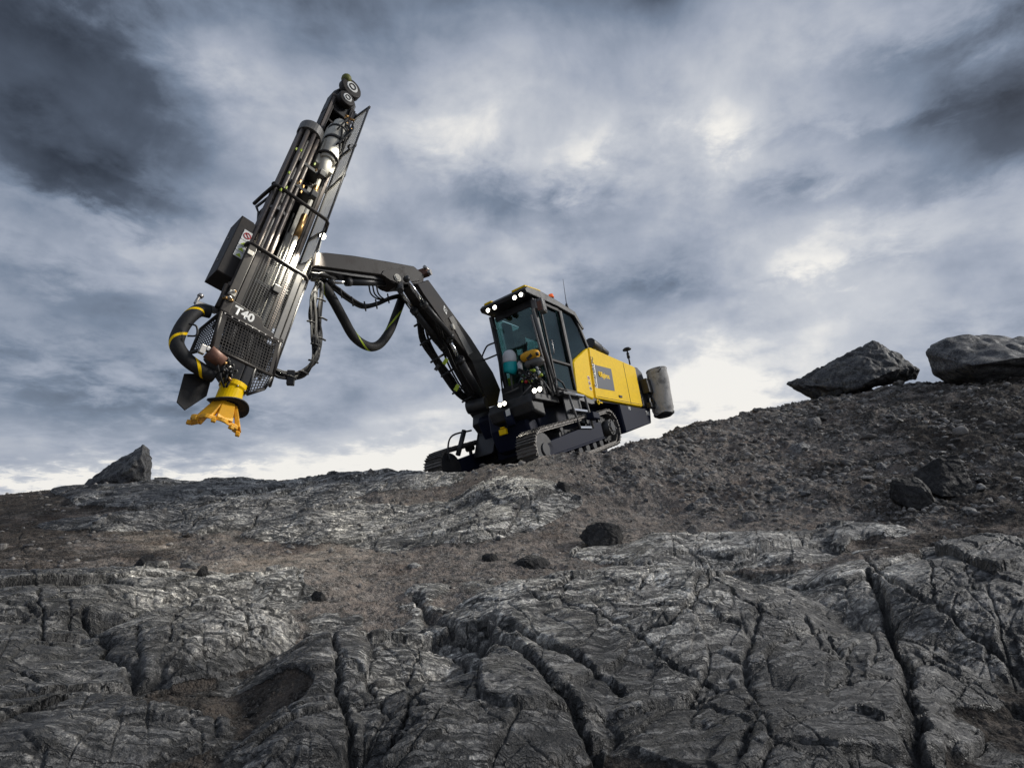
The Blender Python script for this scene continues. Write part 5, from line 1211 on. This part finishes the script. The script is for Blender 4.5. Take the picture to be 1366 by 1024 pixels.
def sit(px, py, w, h, d=None, name='rock', mat=None, seed=1, cuts=12, amp=.10, flat=1.0, tilt=0, dep=.8):
    """angular rock whose foot meets the ground at the photo point (px, py)"""
    g = G(px, py); y = g[1]; z = H1(*g) + (-.10 if w < 60 else .06) * h / FPX * g[1]; D_ = (np.array([g[0], g[1], z]) - CAMP) @ (M @ np.array([0, 0, -1.0]))
    W_ = w / FPX * D_ / 2; Hh = h / FPX * D_; r = random.Random(seed * 13 + 5); pts = []
    for k in range(8):
        a = r.random() * 6.283; e = r.uniform(-.55, 1); u = math.sqrt(max(0, 1 - e * e * .75)) * r.uniform(.72, 1)
        pts.append((g[0] + W_ * u * math.cos(a), g[1] + W_ * dep + W_ * dep * u * math.sin(a), z + Hh * (e * .5 + .5) * 1.02 + tilt * Hh * math.cos(a) * .4 * u))
    for s_ in (-1, 1): pts.append((g[0] + s_ * W_, g[1] + W_ * dep, z + Hh * (.2 + .25 * r.random()))); pts.append((g[0] + s_ * W_ * r.uniform(.35, .8), g[1] + W_ * dep * r.uniform(.6, 1.2), z + Hh * (.72 + .22 * r.random() + s_ * tilt * .25)))
    pts.append((g[0] + r.uniform(-.3, .3) * W_, g[1] + W_ * dep * .8, z + Hh)); pts += [(g[0] - W_ * .6, g[1] + .02, z - .03), (g[0] + W_ * .6, g[1] + .02, z - .03), (g[0], g[1] + W_ * 2 * dep, z - .05)]
    return hull_rock(name, [np.array(p) for p in pts], mat or MD, cuts, amp, seed)
for px, py, w, h, mat, sd, lab, nm, tl in [
    (1236, 680, 64, 42, MD, 31, 'black wedge-shaped rock in front of the larger black rock at the right', 'rock', -.6),
    (1284, 664, 84, 52, MD, 33, 'largest black angular rock at the right, behind the black wedge', 'rock', .5),
    (806, 730, 64, 30, MD, 38, 'black blocky rock at the back edge of the large fractured slab in the middle', 'rock', .3),
    (711, 757, 54, 19, MD, 37, 'flat black slab fragment lying on the crest of the middle outcrop', 'rock', 0),
    (653, 746, 24, 14, MD, 39, 'small black stone left of the flat black slab fragment', 'rock', .2),
    (421, 804, 24, 17, MD, 41, 'small black pyramid of stone at the foot of the pale hump', 'rock', 0),
    (265, 779, 19, 17, MD, 43, 'small upright black stone in the grit hollow at the left', 'rock', .2),
    (186, 760, 30, 16, MD, 45, 'dark low stone farthest left in the grit hollow', 'rock', 0),
    (247, 761, 28, 9, MR, 47, 'thin flat grey stone between the two dark stones of the grit hollow', 'rock', 0),
    (1006, 697, 26, 17, MS, 49, 'angular grey stone in the sandy strip below the rubble', 'rock', -.3),
    (925, 710, 19, 14, MS, 51, 'brownish stone on the sand just above the middle outcrop', 'rock', .2),
    (941, 671, 20, 10, MP, 53, 'pale rounded stone on the sand beside a darker one', 'rock', 0),
    (925, 681, 20, 12, MR, 55, 'grey blocky stone just left below the pale rounded stone', 'rock', 0),
    (1183, 621, 20, 12, MP, 57, 'light brown angular stone halfway up the rubble slope', 'rock', -.3),
    (1165, 657, 18, 10, MR, 59, 'dark grey stone low on the rubble slope left of the black rocks', 'rock', 0),
    (770, 671, 17, 13, MR, 61, 'grey stone on the gravel between the rig and the black blocky rock', 'rock', .2),
    (752, 664, 22, 16, MD, 63, 'dark stone beside the grey one on the gravel below the rig', 'rock', -.2),
    (1045, 656, 26, 12, MR, 65, 'broad grey stone at the foot of the rubble slope', 'rock', 0),
    (1090, 569, 24, 15, MS, 67, 'angular stone on the rubble slope just under the wedge boulder', 'rock', .3),
    (1075, 600, 36, 15, MP, 69, 'pale low ridge of stone in the middle of the rubble slope', 'rock', 0),
    (985, 948, 17, 13, MP, 71, 'small pale stone lying among the broken rock in the right foreground', 'rock', 0),
    (336, 946, 20, 8, MD, 73, 'small reddish black stone on the grit patch in the left foreground', 'rock', 0),
    (1237, 509, 20, 14, MR, 75, 'small grey block wedged between the two skyline boulders', 'rock', 0)]:
    label(sit(px, py, w, h, None, nm, mat, sd, 12 if w < 40 else 18, .09, tilt=tl), lab, 'rock')
# loose stones one can count on the scree
protos = []
for k in range(10):
    r = random.Random(100 + k); pts = []
    for _ in range(16):
        v = Vector((r.gauss(0, 1), r.gauss(0, 1), r.gauss(0, 1))).normalized() * r.uniform(.8, 1.05); pts.append(np.array((v.x, v.y * r.uniform(.6, 1), v.z * .62)))
    o = hull_rock('loose_stone', pts, (MS, MP, MR)[k % 3] if k != 4 else MD, 6, .08, 200 + k); protos.append(o.data); bpy.data.objects.remove(o)
rs = random.Random(77); n_ = 0
while n_ < 230:
    x = rs.uniform(-6, 9.5); y = rs.uniform(5.6, 14.5)
    ux_ = x / y
    if abs(ux_) > .93: continue
    z, rk_, ck_, rb_ = terrain(np.array([x]), np.array([y]))
    if rs.random() > .06 + .9 * float(rb_[0]) + .12 * (1 - float(rk_[0])): continue
    if 8.5 < y < 13.5 and -2.2 < x < 3.6 and not (y < 9.2): continue
    s_ = .03 + .055 * rs.random() ** 2.2 + .004 * y * rs.random()
    o = bpy.data.objects.new('loose_stone', protos[rs.randrange(10)]); COL.objects.link(o)
    o.location = (x, y, float(z[0]) + s_ * .22); o.scale = (s_ * rs.uniform(.8, 1.4), s_ * rs.uniform(.8, 1.3), s_ * rs.uniform(.7, 1.2)); o.rotation_euler = (rs.uniform(-.4, .4), rs.uniform(-.4, .4), rs.uniform(0, 6.28))
    label(o, 'loose angular fist-sized stone lying on the rubble and grit', 'stone', 'loose stones scattered over the rubble slope'); n_ += 1
# gravel: far too many to count
def gravel():
    bm = bmesh.new(); bmesh.ops.create_icosphere(bm, subdivisions=1, radius=1); V0 = np.array([v.co for v in bm.verts]); F0 = np.array([[v.index for v in f.verts] for f in bm.faces]); bm.free()
    rn = np.random.RandomState(5); N = 80000
    y = 2.4 + 13.5 * rn.rand(N) ** 1.15; x = (rn.rand(N) * 2 - 1) * 1.0 * (y + .3)
    z, rk, ck, rb = terrain(x, y)
    clump = sstep(-.05, .3, fbm(x * 1.2, y * 1.2, 3, 300))
    keep = rn.rand(N) < (.20 + .8 * rb) * (1 - rk * .93) * (.10 + .90 * clump) + .02 + .10 * ck
    keep &= ~((y > 9.4) & (y < 13.3) & (x > -2.0) & (x < 2.8) & (rn.rand(N) < .5))
    x, y, z, rb = x[keep], y[keep], z[keep], rb[keep]; n = len(x)
    big_ = (rn.rand(n) < .08) * rb * sstep(6.5, 8.5, y)
    s = big_ * (.014 + .036 * rn.rand(n) ** 2.5) + (.005 + .036 * rn.rand(n) ** 5 * sstep(3.6, 7, y) + .010 * rn.rand(n) * rb) * (.55 + y * .07)
    V = V0[None] * (1 + .85 * (rn.rand(n, len(V0), 1) - .5)); V = V * (s[:, None, None] * (.65 + .7 * rn.rand(n, 1, 3))); V[..., 2] *= .75
    V *= 1
    a = rn.rand(n) * 6.28; c, si = np.cos(a)[:, None], np.sin(a)[:, None]
    X = V[..., 0] * c - V[..., 1] * si + x[:, None]; Y = V[..., 0] * si + V[..., 1] * c + y[:, None]; Z = V[..., 2] + (z + s * .15)[:, None]
    Fq = (F0[None] + (np.arange(n) * len(V0))[:, None, None]).reshape(-1, 3)
    m, t, b, o_ = newmat('gravel_stone'); pos = t.new('ShaderNodeNewGeometry')
    rnd = pos.outputs['Random Per Island']; n1 = t.noise(pos.outputs['Position'], 60, 4, .7)
    c_ = t.ramp(rnd, [(0, (.07, .065, .062)), (.35, (.15, .14, .13)), (.6, (.21, .197, .184)), (.85, (.24, .225, .21)), (1, (.33, .31, .285))])
    t.put(b.inputs['Base Color'], t.mix(.7, c_, t.ramp(n1, [(.3, (.5,) * 3), (.7, (1.45,) * 3)]), 'MULTIPLY')); b.inputs['Roughness'].default_value = .85
    o = mesh_np('gravel', np.stack([X, Y, Z], -1).reshape(-1, 3), Fq, m, False); print('gravel', n)
    label(o, 'loose gravel and rock chips spread over the grit and rubble', 'gravel', kind='stuff')
gravel()
